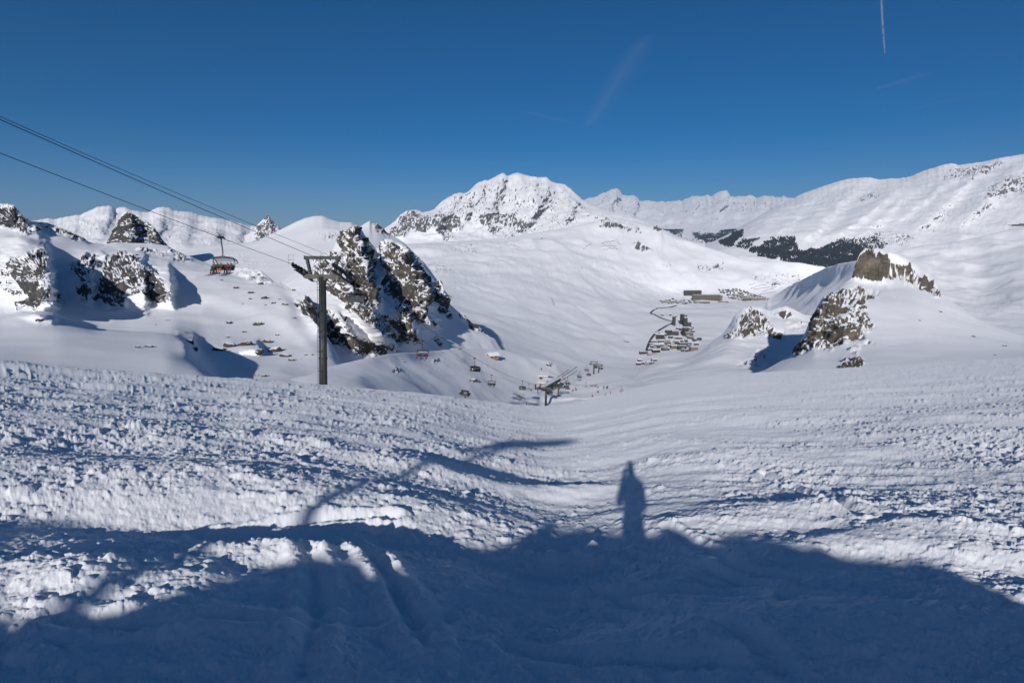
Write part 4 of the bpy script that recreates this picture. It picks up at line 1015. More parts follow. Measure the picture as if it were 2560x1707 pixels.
def pylon(name, loc, rz, top, arm_half, gantry, r_bot, r_top, depth, label, slope_a, slope_b, wheels=8, wr=0.33, ladder=True, details=True, sleeves=(0.33, 0.45), group="pylons of the chairlift", cat="pylon"):
    """column with crossarm, gantry frame and two wheel trains; loc is the middle of the crossarm"""
    lean = R(5.5) if details else 0.0                     # set square to the slope of the cable, as lift towers are
    ld = Vector((-math.sin(rz), math.cos(rz), 0))
    root = empty(name, Vector((loc.x, loc.y, loc.z)) - ld * depth * math.sin(lean) - Vector((0, 0, depth * math.cos(lean))), rz)
    root.rotation_euler = (-lean, 0, rz)
    tag(root, label, cat, group)
    H = depth
    mb = MB().tube([(0, 0, 0), (0, 0, H)], r_bot, 20, True, r_top)
    mb.build("column", M_GALV, root, True)
    for q in sleeves:
        rr = r_bot + (r_top - r_bot) * (1 - q)
        MB().tube([(0, 0, H * (1 - q) - 0.12), (0, 0, H * (1 - q) + 0.12)], rr * 1.13, 20).build("flange", M_DARKST, root)
    MB().box((0, 0, H + 0.05), (arm_half * 2, 0.6, 0.68)).box((0, 0, H - 0.35), (r_top * 2.6, 0.7, 0.3)).build("crossarm", M_BEAM, root)
    gh, gw0, gw1 = gantry
    if gh:
        for sx in (-1, 1):
            a, b = Vector((sx * gw0, 0, H + 0.3)), Vector((sx * gw1 * 0.93, 0, H + gh))
            MB().box((a + b) / 2, (0.42, 0.36, (b - a).length), (b - a).to_track_quat('Z', 'Y').to_matrix()).build("gantry_post", M_GALV, root)
        MB().box((0, 0, H + gh + 0.1), (gw1 * 2 + 0.3, 0.42, 0.46)).box((gw1 + .12, 0, H + gh + 0.1), (0.12, .5, .55)).box((-gw1 - .12, 0, H + gh + 0.1), (0.12, .5, .55)).build("gantry_beam", M_GALV, root)
    for side in (-1, 1):
        sheave_train(root, 0, side, side * GAUGE * (arm_half / 2.75), H + 1.35 * (1 if details else .6), slope_a, slope_b, wheels, wr)
        MB().box((side * (arm_half + 0.15), 0, H + 0.45), (0.3, 0.4, 1.1)).build("train_bracket", M_DARKST, root)
    if ladder:
        mb = MB()
        for x in (-0.26, 0.26):
            mb.tube([(x - 0.1, -(r_bot + 0.32), 0.0), (x - 0.1, -(r_top + 0.32), H + 0.6)], 0.035, 6)
        k = 0.3
        while k < H + 0.5:
            yy = -(r_bot + 0.32 + (r_top - r_bot) * k / H)
            mb.tube([(-0.36, yy, k), (0.16, yy, k)], 0.022, 5); k += 0.42
        mb.build("ladder", M_GALV, root)
        for k in range(int(H / 3)):
            yy = -(r_bot + 0.3 + (r_top - r_bot) * k * 3 / H)
            MB().box((-0.1, yy * 0.8, 1 + k * 3.0), (0.5, 0.5, 0.06)).build("ladder_bracket", M_GALV, root)
    if details:
        def rail(pts, r=0.022): return MB().tube(pts, r, 5)
        for x0, x1, y, z0, hh in ((-3.9, -3.1, -2.6, 1.6, 1.5), (-2.7, -1.9, -0.4, 0.35, 1.1), (-1.4, -0.5, -0.4, 0.35, 1.1), (0.3, 1.1, -0.5, 0.35, 1.3), (0.75, 1.35, 0.5, 0.35, 1.5), (2.9, 3.7, -2.4, 1.0, 1.3)):
            mb = rail([(x0, y, H + z0), (x0, y, H + z0 + hh), (x1, y, H + z0 + hh), (x1, y, H + z0)])
            mb.tube([(x0, y, H + z0 + hh * .5), (x1, y, H + z0 + hh * .5)], 0.02, 5)
            mb.build("railing", M_GALV, root)
        for pts in ([(-1.6, 0, H + gh), (-.4, -.3, H + 0.4)], [(0.3, 0, H + gh), (1.9, 0, H + 0.5)], [(-1.2, 0.2, H + gh - .1), (-1.0, .2, H + gh - 1.1), (1.2, .2, H + gh - 1.1), (1.45, .2, H + gh - .6), (1.5, .2, H + gh)]):
            MB().tube(pts, 0.025, 5).build("stay_rod", M_GALV, root)
        mb = MB()
        for x in (-.15, .25): mb.tube([(x, -.25, H + 0.3), (x, -.25, H + gh + 0.5)], 0.03, 5)
        for k in range(9): mb.tube([(-.15, -.25, H + 0.5 + k * .36), (.25, -.25, H + 0.5 + k * .36)], 0.018, 4)
        mb.build("gantry_ladder", M_GALV, root)
        for x, y in ((-2.9, -1.5), (2.9, -1.5)):
            MB().box((x, y + 1.5, H + 0.15), (0.55, 5.2, 0.05), Matrix.Rotation(math.atan(-0.33), 3, 'X')).build("catwalk", M_DARKST, root)
    return root

pylon("lift_pylon", Vector((T1.x, T1.y, T1.z - 0.15)), LANG, 0, 2.75, (2.75, 1.9, 2.7), 0.66, 0.52, 27.0,
      "tall grey steel lift pylon with crossarm, gantry and long ladder, nearest of all pylons", -0.245, -0.41)

# ------------------------------------------------------------------ chairs
def make_chair(closed):
    """six-seat chair; local +y is where the riders look, the cable clamp is at the origin"""
    root = empty("chair")
    mb = MB().box((0, 0, 0.0), (0.22, 0.75, 0.20)).box((0, 0.3, 0.14), (0.3, 0.18, 0.16)).box((0, -0.3, 0.14), (0.3, 0.18, 0.16)).box((-.3, 0, -.05), (.4, .08, .08)).disc((-.5, 0, -.05), (1, 0, 0), .09, .1, 10)
    mb.build("grip", M_DARKST, root)
    MB().tube([(0, 0, -0.05), (0, -0.03, -0.7), (0, -0.10, -1.3), (0, -0.12, -1.75), (0, -0.05, -2.05), (0, 0.02, -2.2)], 0.075, 8, True, 0.06).build("hanger", M_GALV, root, True)
    W = 1.46
    mb = MB().tube([(-W, 0.15, -3.75), (-W, -0.12, -3.3), (-W, -0.18, -2.7), (-W * .93, -0.1, -2.38), (-W * .8, 0, -2.3), (0, 0.02, -2.22), (W * .8, 0, -2.3), (W * .93, -0.1, -2.38), (W, -0.18, -2.7), (W, -0.12, -3.3), (W, 0.15, -3.75)], 0.06, 7)
    mb.box((0, 0.02, -2.2), (0.6, 0.16, 0.12))
    mb.build("frame", M_DARKST, root, False)
    st = MB().box((0, 0.18, -3.78), (W * 2 - .1, 0.50, 0.10)).build("seat", M_SEAT, root)
    for k in range(6):
        x = (k - 2.5) * 0.46
        MB().box((x, 0.2, -3.71), (0.42, 0.44, 0.07), None, 0.9).build("cushion", M_SEAT, st)
    bk = MB().box((0, -0.12, -3.35), (W * 2 - .12, 0.07, 0.10)).box((0, -0.1, -3.6), (W * 2 - .12, 0.07, 0.08)).build("backrest", M_SEAT, root)
    for k in range(6):
        MB().box(((k - 2.5) * 0.46, -0.10, -3.42), (0.42, 0.10, 0.56), Matrix.Rotation(R(-10), 3, 'X'), 0.92).build("back_pad", M_SEAT, bk)
    MB().tube([(-W + .05, -.1, -3.4), (-W + .1, 0.42, -3.33), (-W + .15, 0.58, -3.38), (W - .15, 0.58, -3.38), (W - .1, 0.42, -3.33), (W - .05, -.1, -3.4)], 0.028, 6).build("safety_bar", M_DARKST, root)
    # wind bubble: shell bent round the riders; swung back over the top when open
    rows = []
    n = 9
    for i in range(n + 1):
        if closed: a = R(105) - R(150) * i / n
        else: a = R(175) - R(95) * i / n
        yy, zz = math.cos(a) * 0.92, math.sin(a) * 0.78
        row = []
        for j in range(9):
            q = j / 4 - 1
            k = 1 - 0.16 * abs(q) ** 4
            row.append((q * (W - 0.02), yy * k + 0.02, -3.22 + zz * k + 0.10))
        rows.append(row)
    bb = MB().sheet(rows, 0.025).build("bubble", M_BUBBLE if closed else M_CLEAR, root, True)
    rim = [rows[-1][j] for j in range(9)]
    MB().tube(rim, 0.05, 6).tube([r_[0] for r_ in rows], 0.05, 6).tube([r_[-1] for r_ in rows], 0.05, 6).tube([rows[0][j] for j in range(9)], 0.03, 6).build("bubble_rim", M_DARKST, bb)
    if closed:
        for j in (3, 5):
            MB().tube([Vector(r_[j]) * 1.0 + Vector((0, .0, 0.015)) for r_ in rows], 0.018, 5).build("bubble_rib", M_DARKST, bb)
    return root

CH_OPEN, CH_SHUT = make_chair(False), make_chair(True)
used = set()
def place_chair(proto, s, side, label, up, loc=None, rz=None, swing=0.0):
    o = proto if proto.name not in used else copy_tree(proto)
    used.add(proto.name)
    p = loc if loc is not None else rope(s, side)
    o.location = p
    o.rotation_euler = (0, 0, (LANG + (math.pi if up else 0)) if rz is None else rz)
    tag(o, label, "chair", "chairs hanging on the chairlift")
    return o

# ------------------------------------------------------------------ riders and skiers
def skin_body(joints, edges):
    """one continuous body grown round a skeleton; returns vertices and faces"""
    me = bpy.data.meshes.new("body_tmp")
    me.from_pydata([j[0] for j in joints], edges, [])
    o = bpy.data.objects.new("body_tmp", me); COL.objects.link(o)
    sk = o.modifiers.new("skin", 'SKIN'); sb = o.modifiers.new("sub", 'SUBSURF'); sb.levels = 1; sb.render_levels = 1
    for i, j in enumerate(joints):
        r = j[1]
        me.skin_vertices[0].data[i].radius = (r, r) if not isinstance(r, tuple) else r
        me.skin_vertices[0].data[i].use_root = (i == 0)
    dg = bpy.context.evaluated_depsgraph_get()
    ev = o.evaluated_get(dg); m2 = bpy.data.meshes.new_from_object(ev)
    bpy.data.objects.remove(o); bpy.data.meshes.remove(me)
    m2.polygons.foreach_set("use_smooth", np.full(len(m2.polygons), True))
    return m2

def body_mesh(pose):
    if pose == "sit":
        J = [((0, 0, 0.10), 0.155), ((0, -.03, .30), .15), ((0, -.02, .50), .17), ((0, .0, .62), .075), ((0, .03, .70), .10), ((0, .04, .80), .115), ((0, .03, .88), .07)]
        E = [(0, 1), (1, 2), (2, 3), (3, 4), (4, 5), (5, 6)]
        for sx in (-1, 1):
            n = len(J)
            J += [((sx * .19, -.01, .52), .085), ((sx * .25, .10, .30), .07), ((sx * .17, .36, .24), .055), ((sx * .13, .45, .25), .05)]
            E += [(2, n), (n, n + 1), (n + 1, n + 2), (n + 2, n + 3)]
            n = len(J)
            J += [((sx * .11, .10, .06), .115), ((sx * .14, .48, .08), .085), ((sx * .14, .52, -.28), .07), ((sx * .14, .56, -.40), .075), ((sx * .14, .72, -.43), .055)]
            E += [(0, n), (n, n + 1), (n + 1, n + 2), (n + 2, n + 3), (n + 3, n + 4)]
    else:
        J = [((0, 0, .95), .15), ((0, .02, 1.15), .145), ((0, .05, 1.36), .17), ((0, .08, 1.50), .07), ((0, .11, 1.58), .10), ((0, .12, 1.68), .11), ((0, .11, 1.75), .065)]
        E = [(0, 1), (1, 2), (2, 3), (3, 4), (4, 5), (5, 6)]
        for sx in (-1, 1):
            n = len(J)
            if pose == "photo":
                J += [((sx * .20, .04, 1.40), .085), ((sx * .23, .12, 1.14), .075), ((sx * .10, .27, 1.46), .055), ((sx * .08, .30, 1.56), .05)]
            else:
                J += [((sx * .20, .05, 1.38), .08), ((sx * .30, .05, 1.14), .065), ((sx * .30, .26, 1.02), .055), ((sx * .30, .34, 1.02), .05)]
            E += [(2, n), (n, n + 1), (n + 1, n + 2), (n + 2, n + 3)]
            n = len(J)
            J += [((sx * .11, .0, .88), .115), ((sx * .14, .10, .50), .085), ((sx * .15, 0.0, .16), .075), ((sx * .15, 0.02, .08), .08), ((sx * .15, .18, .05), .055)]
            E += [(0, n), (n, n + 1), (n + 1, n + 2), (n + 2, n + 3), (n + 3, n + 4)]
    return skin_body(J, E)

def colour_mats(cols):
    return [plain("cloth_%d_%d_%d" % tuple(int(c * 100) for c in col), col, 0.8, 0, 0.2, 12) for col in cols]

_body_cache = {}
def person(pose, jacket, trousers, helmet, label, loc, rz, skis=True, board=False, group=None, name="person"):
    """clothes are regions of the one body mesh; skis and poles are parts"""
    if pose not in _body_cache:
        me = body_mesh(pose)
        n = len(me.polygons); c = np.empty(n * 3, np.float32); me.polygons.foreach_get("center", c); c = c.reshape(-1, 3)
        idx = np.zeros(n, np.int32)
        if pose == "sit":
            idx[(c[:, 2] < 0.17) & (np.abs(c[:, 0]) < .4)] = 1
            idx[(c[:, 1] > .2) & (c[:, 2] < .17)] = 1
            idx[c[:, 2] > .72] = 2; idx[(c[:, 2] < -.30)] = 3; idx[(c[:, 2] > .64) & (c[:, 2] < .78) & (c[:, 1] > .09)] = 4
        else:
            idx[(c[:, 2] < .92)] = 1; idx[c[:, 2] > 1.60] = 2; idx[c[:, 2] < .18] = 3; idx[(c[:, 2] > 1.5) & (c[:, 2] < 1.64) & (c[:, 1] > .17)] = 4
        for _ in range(5): me.materials.append(None)
        me.polygons.foreach_set("material_index", idx)
        _body_cache[pose] = me
    o = link(name, _body_cache[pose])
    for k, m in enumerate(colour_mats([jacket, trousers, helmet, (0.03, 0.03, 0.035), (0.45, 0.28, 0.2)])):
        o.material_slots[k].link = 'OBJECT'; o.material_slots[k].material = m
    o.location = loc; o.rotation_euler = (0, 0, rz)
    tag(o, label, "person", group)
    foot = -0.49 if pose == "sit" else -0.0
    ski_col = (0.05, 0.05, 0.06)
    tilt = Matrix.Rotation(R(-12), 3, 'X') if pose == "sit" else Matrix.Identity(3)
    if board:
        MB().box((0, .62, foot), (1.4, 0.26, 0.03)).build("snowboard", plain("board_top", (0.06, 0.07, 0.10), .4, 0, .3, 4), o)
    elif skis:
        for sx in (-1, 1):
            x = sx * .145
            y0 = .62 if pose == "sit" else .08
            MB().box((x, y0, foot), (0.09, 1.55, 0.025), tilt).box(tuple(Vector((x, y0, foot)) + tilt @ Vector((0, .82, .05))), (0.08, 0.16, 0.02), Matrix.Rotation(R(28), 3, 'X')).build("ski", plain("ski_top", ski_col, .4, 0, .4, 4), o)
            if pose == "stand":
                MB().tube([(sx * .30, .34, 1.1), (sx * .42, .20, 0.02)], 0.014, 5).build("ski_pole", M_GALV, o)
    return o
# ------------------------------------------------------------------ place chairs and their riders
def s_for(px, py, side):
    """how far along the line a chair is whose grip shows at this pixel column"""
    t = float(ray(px, py)[0]); b = Vector((T1.x, T1.y, 0)) + LP * (GAUGE * side)
    return (t * b.y - b.x) / (LD.x - t * LD.y)

def riders(s, people, chair_label, grp):
    c = rope(s, -1)
    for slot, jac, tro, hel, board, lab in people:
        off = LP * ((slot - 2.5) * 0.46)          # riders face uphill
        loc = c + off + Vector((0, 0, -3.76)) - LD * 0.10
        person("sit", jac, tro, hel, lab, loc, LANG + math.pi, skis=not board, board=board, group=grp)

BLK, DGRN, RED, ORG, OLV, NAVY, WHT, BLU = (.02, .02, .022), (.02, .05, .035), (.35, .015, .02), (.85, .16, .02), (.10, .085, .03), (.02, .03, .08), (.7, .7, .72), (.02, .18, .55)

s = s_for(553, 603, -1)
place_chair(CH_OPEN, s, -1, "occupied chair with raised bubble hanging left of the tall pylon, largest chair in view", True)
riders(s, [(0, OLV, DGRN, (.15, .06, .03), False, "rider in olive jacket at the end of the nearest chair, ski sticking out"),
           (1, DGRN, BLK, BLK, False, "rider in dark green jacket on the nearest chair beside orange trousers"),
           (2, (.05, .05, .055), ORG, (.08, .08, .09), True, "rider in bright orange trousers with snowboard on the nearest chair"),
           (4, (.22, .012, .018), BLK, (.06, .06, .065), False, "rider in red jacket on the nearest chair"),
           (5, (.05, .05, .055), (.09, .09, .10), (.15, .15, .16), False, "rider in dark jacket and grey trousers at the right end of the nearest chair")], "", "riders on the chairlift")
s = s_for(1055, 852, -1)
place_chair(CH_OPEN, s, -1, "occupied chair with raised bubble just right of the cliff's foot, riders in red trousers", True)
riders(s, [(0, OLV, (.45, .03, .02), BLK, False, "rider in olive jacket and red trousers at the end of the chair below the cliff"),
           (2, (.10, .02, .02), (.08, .08, .05), (.3, .02, .02), False, "rider in dark maroon jacket on the chair below the cliff"),
           (3, (.09, .09, .10), BLU, (.1, .1, .1), False, "rider in blue trousers on the chair below the cliff"),
           (5, (.25, .04, .05), (.5, .02, .02), (.45, .02, .02), False, "rider in red helmet and red trousers on the chair below the cliff")], "", "riders on the chairlift")
s = s_for(1229, 936, -1)
place_chair(CH_OPEN, s, -1, "occupied chair with two dark riders, alone in front of open snow", True)
riders(s, [(1.5, BLK, BLK, BLK, False, "rider in black on the chair in front of open snow, sitting near its middle"), (4.6, (.03, .03, .035), BLK, (.05, .05, .05), False, "rider in black on the chair in front of open snow, sitting near its end")], "", "riders on the chairlift")
s = s_for(1322, 975, -1)
place_chair(CH_OPEN, s, -1, "occupied chair with three riders leaving the lift station", True)
riders(s, [(0.6, (.12, .02, .02), (.35, .20, .10), BLK, False, "rider in dark red on the chair leaving the station"), (2.4, BLK, (.06, .05, .04), BLK, False, "rider in black in the middle of the chair leaving the station"), (4.4, (.02, .02, .03), BLK, BLK, False, "rider in black at the end of the chair leaving the station")], "", "riders on the chairlift")
place_chair(CH_SHUT, s_for(888, 700, 1), 1, "empty chair with closed dark bubble right behind the tall pylon", False)
place_chair(CH_SHUT, s_for(1187, 888, 1), 1, "empty chair with closed bubble below the wooden hut", False)
place_chair(CH_SHUT, s_for(1306, 951, 1), 1, "empty chair with closed bubble just above the station's wheels", False)

# ------------------------------------------------------------------ the second lift beyond the station
D2 = Vector((0.26, 0.965, 0)).normalized()
A2 = math.atan2(D2.y, D2.x) - math.pi / 2
pylA = pylon("lift_pylon", pt(1365, 970, 262), A2, 0, 2.6, (0, 0, 0), 0.62, 0.42, 10.0, "dark steel pylon standing on the slope edge in front of the station", -0.1, 0.0, 6, 0.25, False, False)
pylB = pylon("lift_pylon", pt(1396, 969, 292), A2, 0, 2.7, (1.6, 2.0, 2.4), 0.45, 0.38, 8.2, "shorter grey pylon between the station and the groomed piste", -0.1, 0.0, 6, 0.25, False, False)
pylC = pylon("lift_pylon", pt(1485, 911, 400), A2 + .1, 0, 2.7, (1.9, 1.9, 2.5), 0.55, 0.42, 11.8, "taller of the paired pylons on the far rim of the basin", 0.0, -0.1, 6, 0.25, False, False)
pylD = pylon("lift_pylon", pt(1497, 915.5, 440), A2 + .1, 0, 2.7, (1.4, 1.9, 2.5), 0.5, 0.40, 9.5, "shorter paired pylon behind the far rim of the basin", 0.0, -0.1, 6, 0.25, False, False)
pylE = pylon("lift_pylon", pt(1163, 988, 176), LANG - 0.25, 0, 1.25, (1.3, 0.75, 1.1), 0.16, 0.14, 6.0, "small pylon head just showing above the edge of the near slope", -0.1, -0.1, 6, 0.17, False, False)

def line2(px0, py0, Y0, px1, py1, Y1, px, n=1):
    a, b = pt(px0, py0, Y0), pt(px1, py1, Y1)
    return a, b
c2 = [("occupied chair right of the station with blue-clad riders", 1419, 953, 340, True, [(1, NAVY, BLK, BLK), (4, NAVY, BLK, BLK)]),
      ("empty chair with grey bubble right of the station, low over the piste", 1416, 964, 325, False, []),
      ("occupied chair halfway between the station and the far pylons", 1448, 937, 385, True, [(1, BLK, BLK, BLK)]),
      ("empty chair with pale bubble halfway between the station and the far pylons", 1450, 951, 370, False, []),
      ("occupied chair with red-clad riders left of the far pylons", 1467, 921, 400, True, [(1, (.2, .02, .02), BLK, BLK), (3, (.18, .02, .03), BLK, BLK), (4.5, (.12, .02, .02), BLK, BLK)]),
      ("empty chair just below the rim left of the taller far pylon", 1472, 934, 392, False, []),
      ("dark chair hanging right behind the taller far pylon", 1489, 916, 430, False, []),
      ("small empty chair right of the shorter far pylon", 1503, 919, 460, False, []),
      ("empty chair low at the foot of the far pylons", 1497, 936, 400, False, []),
      ("empty chair beside the dark pylon in front of the station", 1374, 978, 268, False, []),
      ("faint empty chair low over the groomed piste", 1465, 966, 335, False, [])]
for lab, px, py, Y, occ, ppl in c2:
    k = 1.0
    loc = pt(px, py - 7.5 * 420 / Y, Y)
    o = place_chair(CH_OPEN if occ else CH_SHUT, 0, 0, lab, False, loc, A2 + math.pi if occ else A2)
    for j, (slot, jc, tr, he) in enumerate(ppl):
        d = Vector((math.cos(A2), math.sin(A2), 0))
        person("sit", jc, tr, he, "%s rider on the %s" % (("first", "second", "third")[j], lab.replace("occupied ", "").split(" with")[0]), loc + d * (slot - 2.5) * .46 + Vector((0, 0, -3.76)) - D2 * .1, A2 + math.pi, group="riders on the chairlift")
pA, pB = pylB.matrix_basis @ Vector((0, 0, 8.2)), pylC.matrix_basis @ Vector((0, 0, 11.8))
for sd in (-1, 1):
    off = Vector((math.cos(A2), math.sin(A2), 0)) * 3.1 * sd
    a, b = pA + off, pB + off
    pts = [a.lerp(b, k / 12) - Vector((0, 0, 2.2 * (1 - (2 * k / 12 - 1) ** 2))) for k in range(13)] + [b + D2 * 90 + Vector((0, 0, -12))]
    tag(MB().tube([p + Vector((0, 0, .8)) for p in pts], 0.025, 5).build("haul_cable", M_ROPE), "thin cable of the far lift, %s of its two strands" % ("nearer" if sd < 0 else "farther"), "cable", "cables of the far lift")

# ------------------------------------------------------------------ station
M_BEIGE = plain("beige_cladding", (0.42, 0.36, 0.28), 0.7, 0, 0.15, .8)
M_WOOD = plain("brown_wood", (0.16, 0.10, 0.065), 0.75, 0, 0.3, 2)
M_REDWOOD = plain("reddish_wood", (0.30, 0.18, 0.13), 0.75, 0, 0.25, 1.5)
M_DGREEN = plain("grey_green_machine", (0.10, 0.11, 0.105), 0.55, 0.2, 0.3, 1)
M_ORANGE = plain("orange_pad", (0.75, 0.12, 0.05), 0.6, 0, 0.12, 3)
M_GLASSD = plain("dark_glass", (0.02, 0.025, 0.03), 0.15, 0, 0.2, 2)
Sg = on("lift_basin", 1385, 985)
sA = pt(1338, 981, 300); sB = pt(1432, 946, 352)
ax = (sB - sA); ax.z = 0; SL = ax.length; ax.normalize(); srz = math.atan2(ax.y, ax.x)
root = empty("lift_station", (sA.x, sA.y, sA.z - 5.0), srz)
tag(root, "open lift station with rails, wheels and many steel posts at the basin floor", "lift station")
mb = MB()
for y in (-2.6, 2.6):
    mb.tube([(0, y * .2, 5.0)] + [(2.2, y * .8, 5.0)] + [(k, y, 5.0) for k in np.linspace(5, SL * .78, 8)] + [(SL, y * 1.1, 5.6)], 0.16, 6)
mb.build("guide_rail", M_DGREEN, root)
MB().box((SL * .36, 0, 5.7), (SL * .46, 3.6, 0.9), None, .85).build("machine_cover", M_DGREEN, root)
MB().box((SL * .36, 0, 6.25), (SL * .44, 3.3, 0.22), None, .9).build("snow_cover", M_SNOWCAP, root)
MB().disc((SL * .12, 0, 4.6), (0, 0, 1), 2.7, 0.3, 24).build("bull_wheel", M_DARKST, root, True)
for k in range(26):
    u = 1.5 + k * SL * .024
    for y in (-2.9, 2.9):
        MB().disc((u, y, 5.25), (0, 1, 0), .24, .14, 10).build("tyre_wheel", M_RUBBER, root)
for u in (4, SL * .3, SL * .55):
    for y in (-1.3, 1.3):
        MB().tube([(u, y, -2.5), (u + .8, y * 1.1, 5)], .26, 8, True, .18).build("support_post", M_GALV, root)
for k in range(9):
    y = -3.2 + k * .8
    MB().tube([(2.5, y * .5, 4.8), (-5.5 - (k % 3), y * 1.25, 3.2 + .25 * (k % 4))], .07, 5).build("parking_rail", M_DARKST, root)
for k in range(12):
    MB().tube([(3 + k * 1.4, -3.4 + (k % 3) * .5, 1.5 + (k % 2)), (3.4 + k * 1.4, -3.0, 6.8)], .06, 5).build("strut", M_GALV, root)
MB().tube([(SL * .62, -1.2, 6.0), (SL * .98, -3.2, 8.4)], .18, 6).build("boom", M_GALV, root)
MB().tube([(0.4, 0, -3), (0.4, 0, 9.5)], .38, 10).build("end_mast", M_DARKST, root)

def gable_house(w, d, h, t):
    """closed house body with its two gables"""
    v = []
    for x in (-w / 2, w / 2): v += [(x, -d / 2, 0), (x, d / 2, 0), (x, d / 2, h), (x, 0, h + t), (x, -d / 2, h)]
    return MB().add(v, [(0, 1, 2, 3, 4), (9, 8, 7, 6, 5), (0, 4, 9, 5), (1, 6, 7, 2), (2, 7, 8, 3), (3, 8, 9, 4), (0, 5, 6, 1)])

def hut(name, loc, rz, w, d, h, roof_h, wall, label, cat, over=0.4, win=(), snow=True, mono=False, group=None, chim=False):
    r_ = empty(name, loc, rz); tag(r_, label, cat, group)
    if mono: MB().box((0, 0, h / 2), (w, d, h)).build("wall", wall, r_)
    else: gable_house(w, d, h, roof_h - .02).build("wall", wall, r_)
    if mono:
        v = [(-w / 2 - over, -d / 2 - over, h + .01), (w / 2 + over, -d / 2 - over, h + .01), (w / 2 + over, d / 2 + over, h + roof_h), (-w / 2 - over, d / 2 + over, h + roof_h)]
        t = .3
        rf = MB().add(v + [(a, b, c + t) for a, b, c in v], [(0, 1, 2, 3), (4, 7, 6, 5), (0, 4, 5, 1), (1, 5, 6, 2), (2, 6, 7, 3), (3, 7, 4, 0)])
    else:
        rf = MB()
        for t, zz in ((1, 0),):
            a, b = w / 2 + over, d / 2 + over
            e = h - over * roof_h / (d / 2)
            th = .35
            v = [(-a, -b, e), (a, -b, e), (a, 0, h + roof_h), (-a, 0, h + roof_h), (a, b, e), (-a, b, e)]
            rf.add(v + [(x, y, z + th) for x, y, z in v], [(0, 1, 2, 3), (3, 2, 4, 5), (6, 9, 8, 7), (9, 11, 10, 8), (0, 6, 7, 1), (4, 10, 11, 5), (1, 7, 8, 2), (2, 8, 10, 4), (0, 3, 9, 6), (3, 5, 11, 9)])
    rf.build("roof", M_SNOWCAP if snow else M_DARKST, r_)
    for kind, x, y, z, ww, hh, face in win:
        t = 0.06
        if face == 'y': MB().box((x, y, z), (ww, t, hh)).build(kind, M_GLASSD if kind == "window" else M_WOOD, r_)
        else: MB().box((x, y, z), (t, ww, hh)).build(kind, M_GLASSD if kind == "window" else M_WOOD, r_)
    return r_
gp = pt(1352, 972, 372)
hut("station_hut", pt(1360, 951, 345), R(-14), 5.6, 5, 3.4, 0.9, M_BEIGE, "beige control cabin with snowy roof above the station", "hut", .5, [("window", -.8, -2.53, 2.0, 3.2, 1.1, 'y'), ("window", 2.83, 0, 2.0, 2.8, 1.2, 'x')], mono=True)
hut("station_shed", pt(1357, 967, 325), R(-14), 4.2, 4, 3.0, 0.7, M_BEIGE, "small beige shed with brown door under the control cabin", "shed", .4, [("door", 1.0, -2.03, 1.1, 1.5, 2.2, 'y'), ("window", -1.0, -2.03, 1.8, 1.2, .9, 'y')], mono=True)
hut("station_annex", pt(1378, 964, 332), R(-10), 9.5, 5, 2.4, 1.3, plain("dark_brown", (.07, .05, .04), .7), "low dark annex with a long white roof beside the control cabin", "annex", .8, [("door", -3, -2.53, 1.1, 2.4, 2.0, 'y')], mono=True)
hut("wooden_hut", on("lift_basin", 1234, 893) + Vector((0, 0, -.3)), R(28), 6.2, 4.4, 2.5, 1.3, M_REDWOOD, "small reddish wooden hut with snowy gable roof alone above the basin", "hut", .45, [("door", 3.13, 0, 1.0, 1.6, 2.0, 'x'), ("window", -1.6, -2.23, 1.6, .9, .8, 'y'), ("window", 1.0, -2.23, 1.6, .9, .8, 'y')])
o = empty("padded_post", pt(1344.5, 993, 285)); tag(o, "orange padded post at the end of the lift station", "post")
MB().tube([(0, 0, -1), (0, 0, 1.4)], .55, 10).build("padding", M_ORANGE, o); MB().tube([(0, 0, -1), (0, 0, 5.5)], .2, 8).build("mast", M_DARKST, o)
o = empty("padded_post", pt(1438.5, 972.5, 322)); tag(o, "small red padded post on the groomed piste", "post")
MB().tube([(0, 0, -.6), (0, 0, 1.3)], .34, 10).build("padding", M_ORANGE, o); MB().tube([(0, 0, -.6), (0, 0, 1.7)], .08, 6).build("mast", M_DARKST, o)
mb = MB().tube([(0, 0, 0), (0, 0, 1.3)], .05, 6).box((.6, 0, 1.35), (2.4, .08, .5), Matrix.Rotation(R(12), 3, 'Y')).build("piste_banner", plain("banner_red", (.6, .08, .06), .7), None)
mb.location = pt(1408, 951, 365); tag(mb, "red banner on a short pole at the top of the station ramp", "banner")
def tripod(px, py, Y, lab, s=1.0):
    o = empty("safety_net_cone", pt(px, py, Y)); tag(o, lab, "net cone")
    MB().add([(-1.1 * s, -.5 * s, -.3), (1.1 * s, -.5 * s, -.3), (0, .9 * s, -.3), (0.2 * s, 0, 2.0 * s)], [(0, 1, 3), (1, 2, 3), (2, 0, 3), (0, 2, 1)]).build("net", plain("grey_net", (.25, .25, .26), .8), o)
    MB().tube([(.2 * s, 0, -.3), (.2 * s, 0, 2.25 * s)], .05, 6).build("pole", M_GALV, o)
tripod(1513, 991, 285, "grey net cone at the edge of the near slope"); tripod(1553.5, 976, 280, "grey net cone farther right where the piste meets the slope", 1.1); tripod(1440, 964, 340, "small grey net cone behind the red padded post", .8)

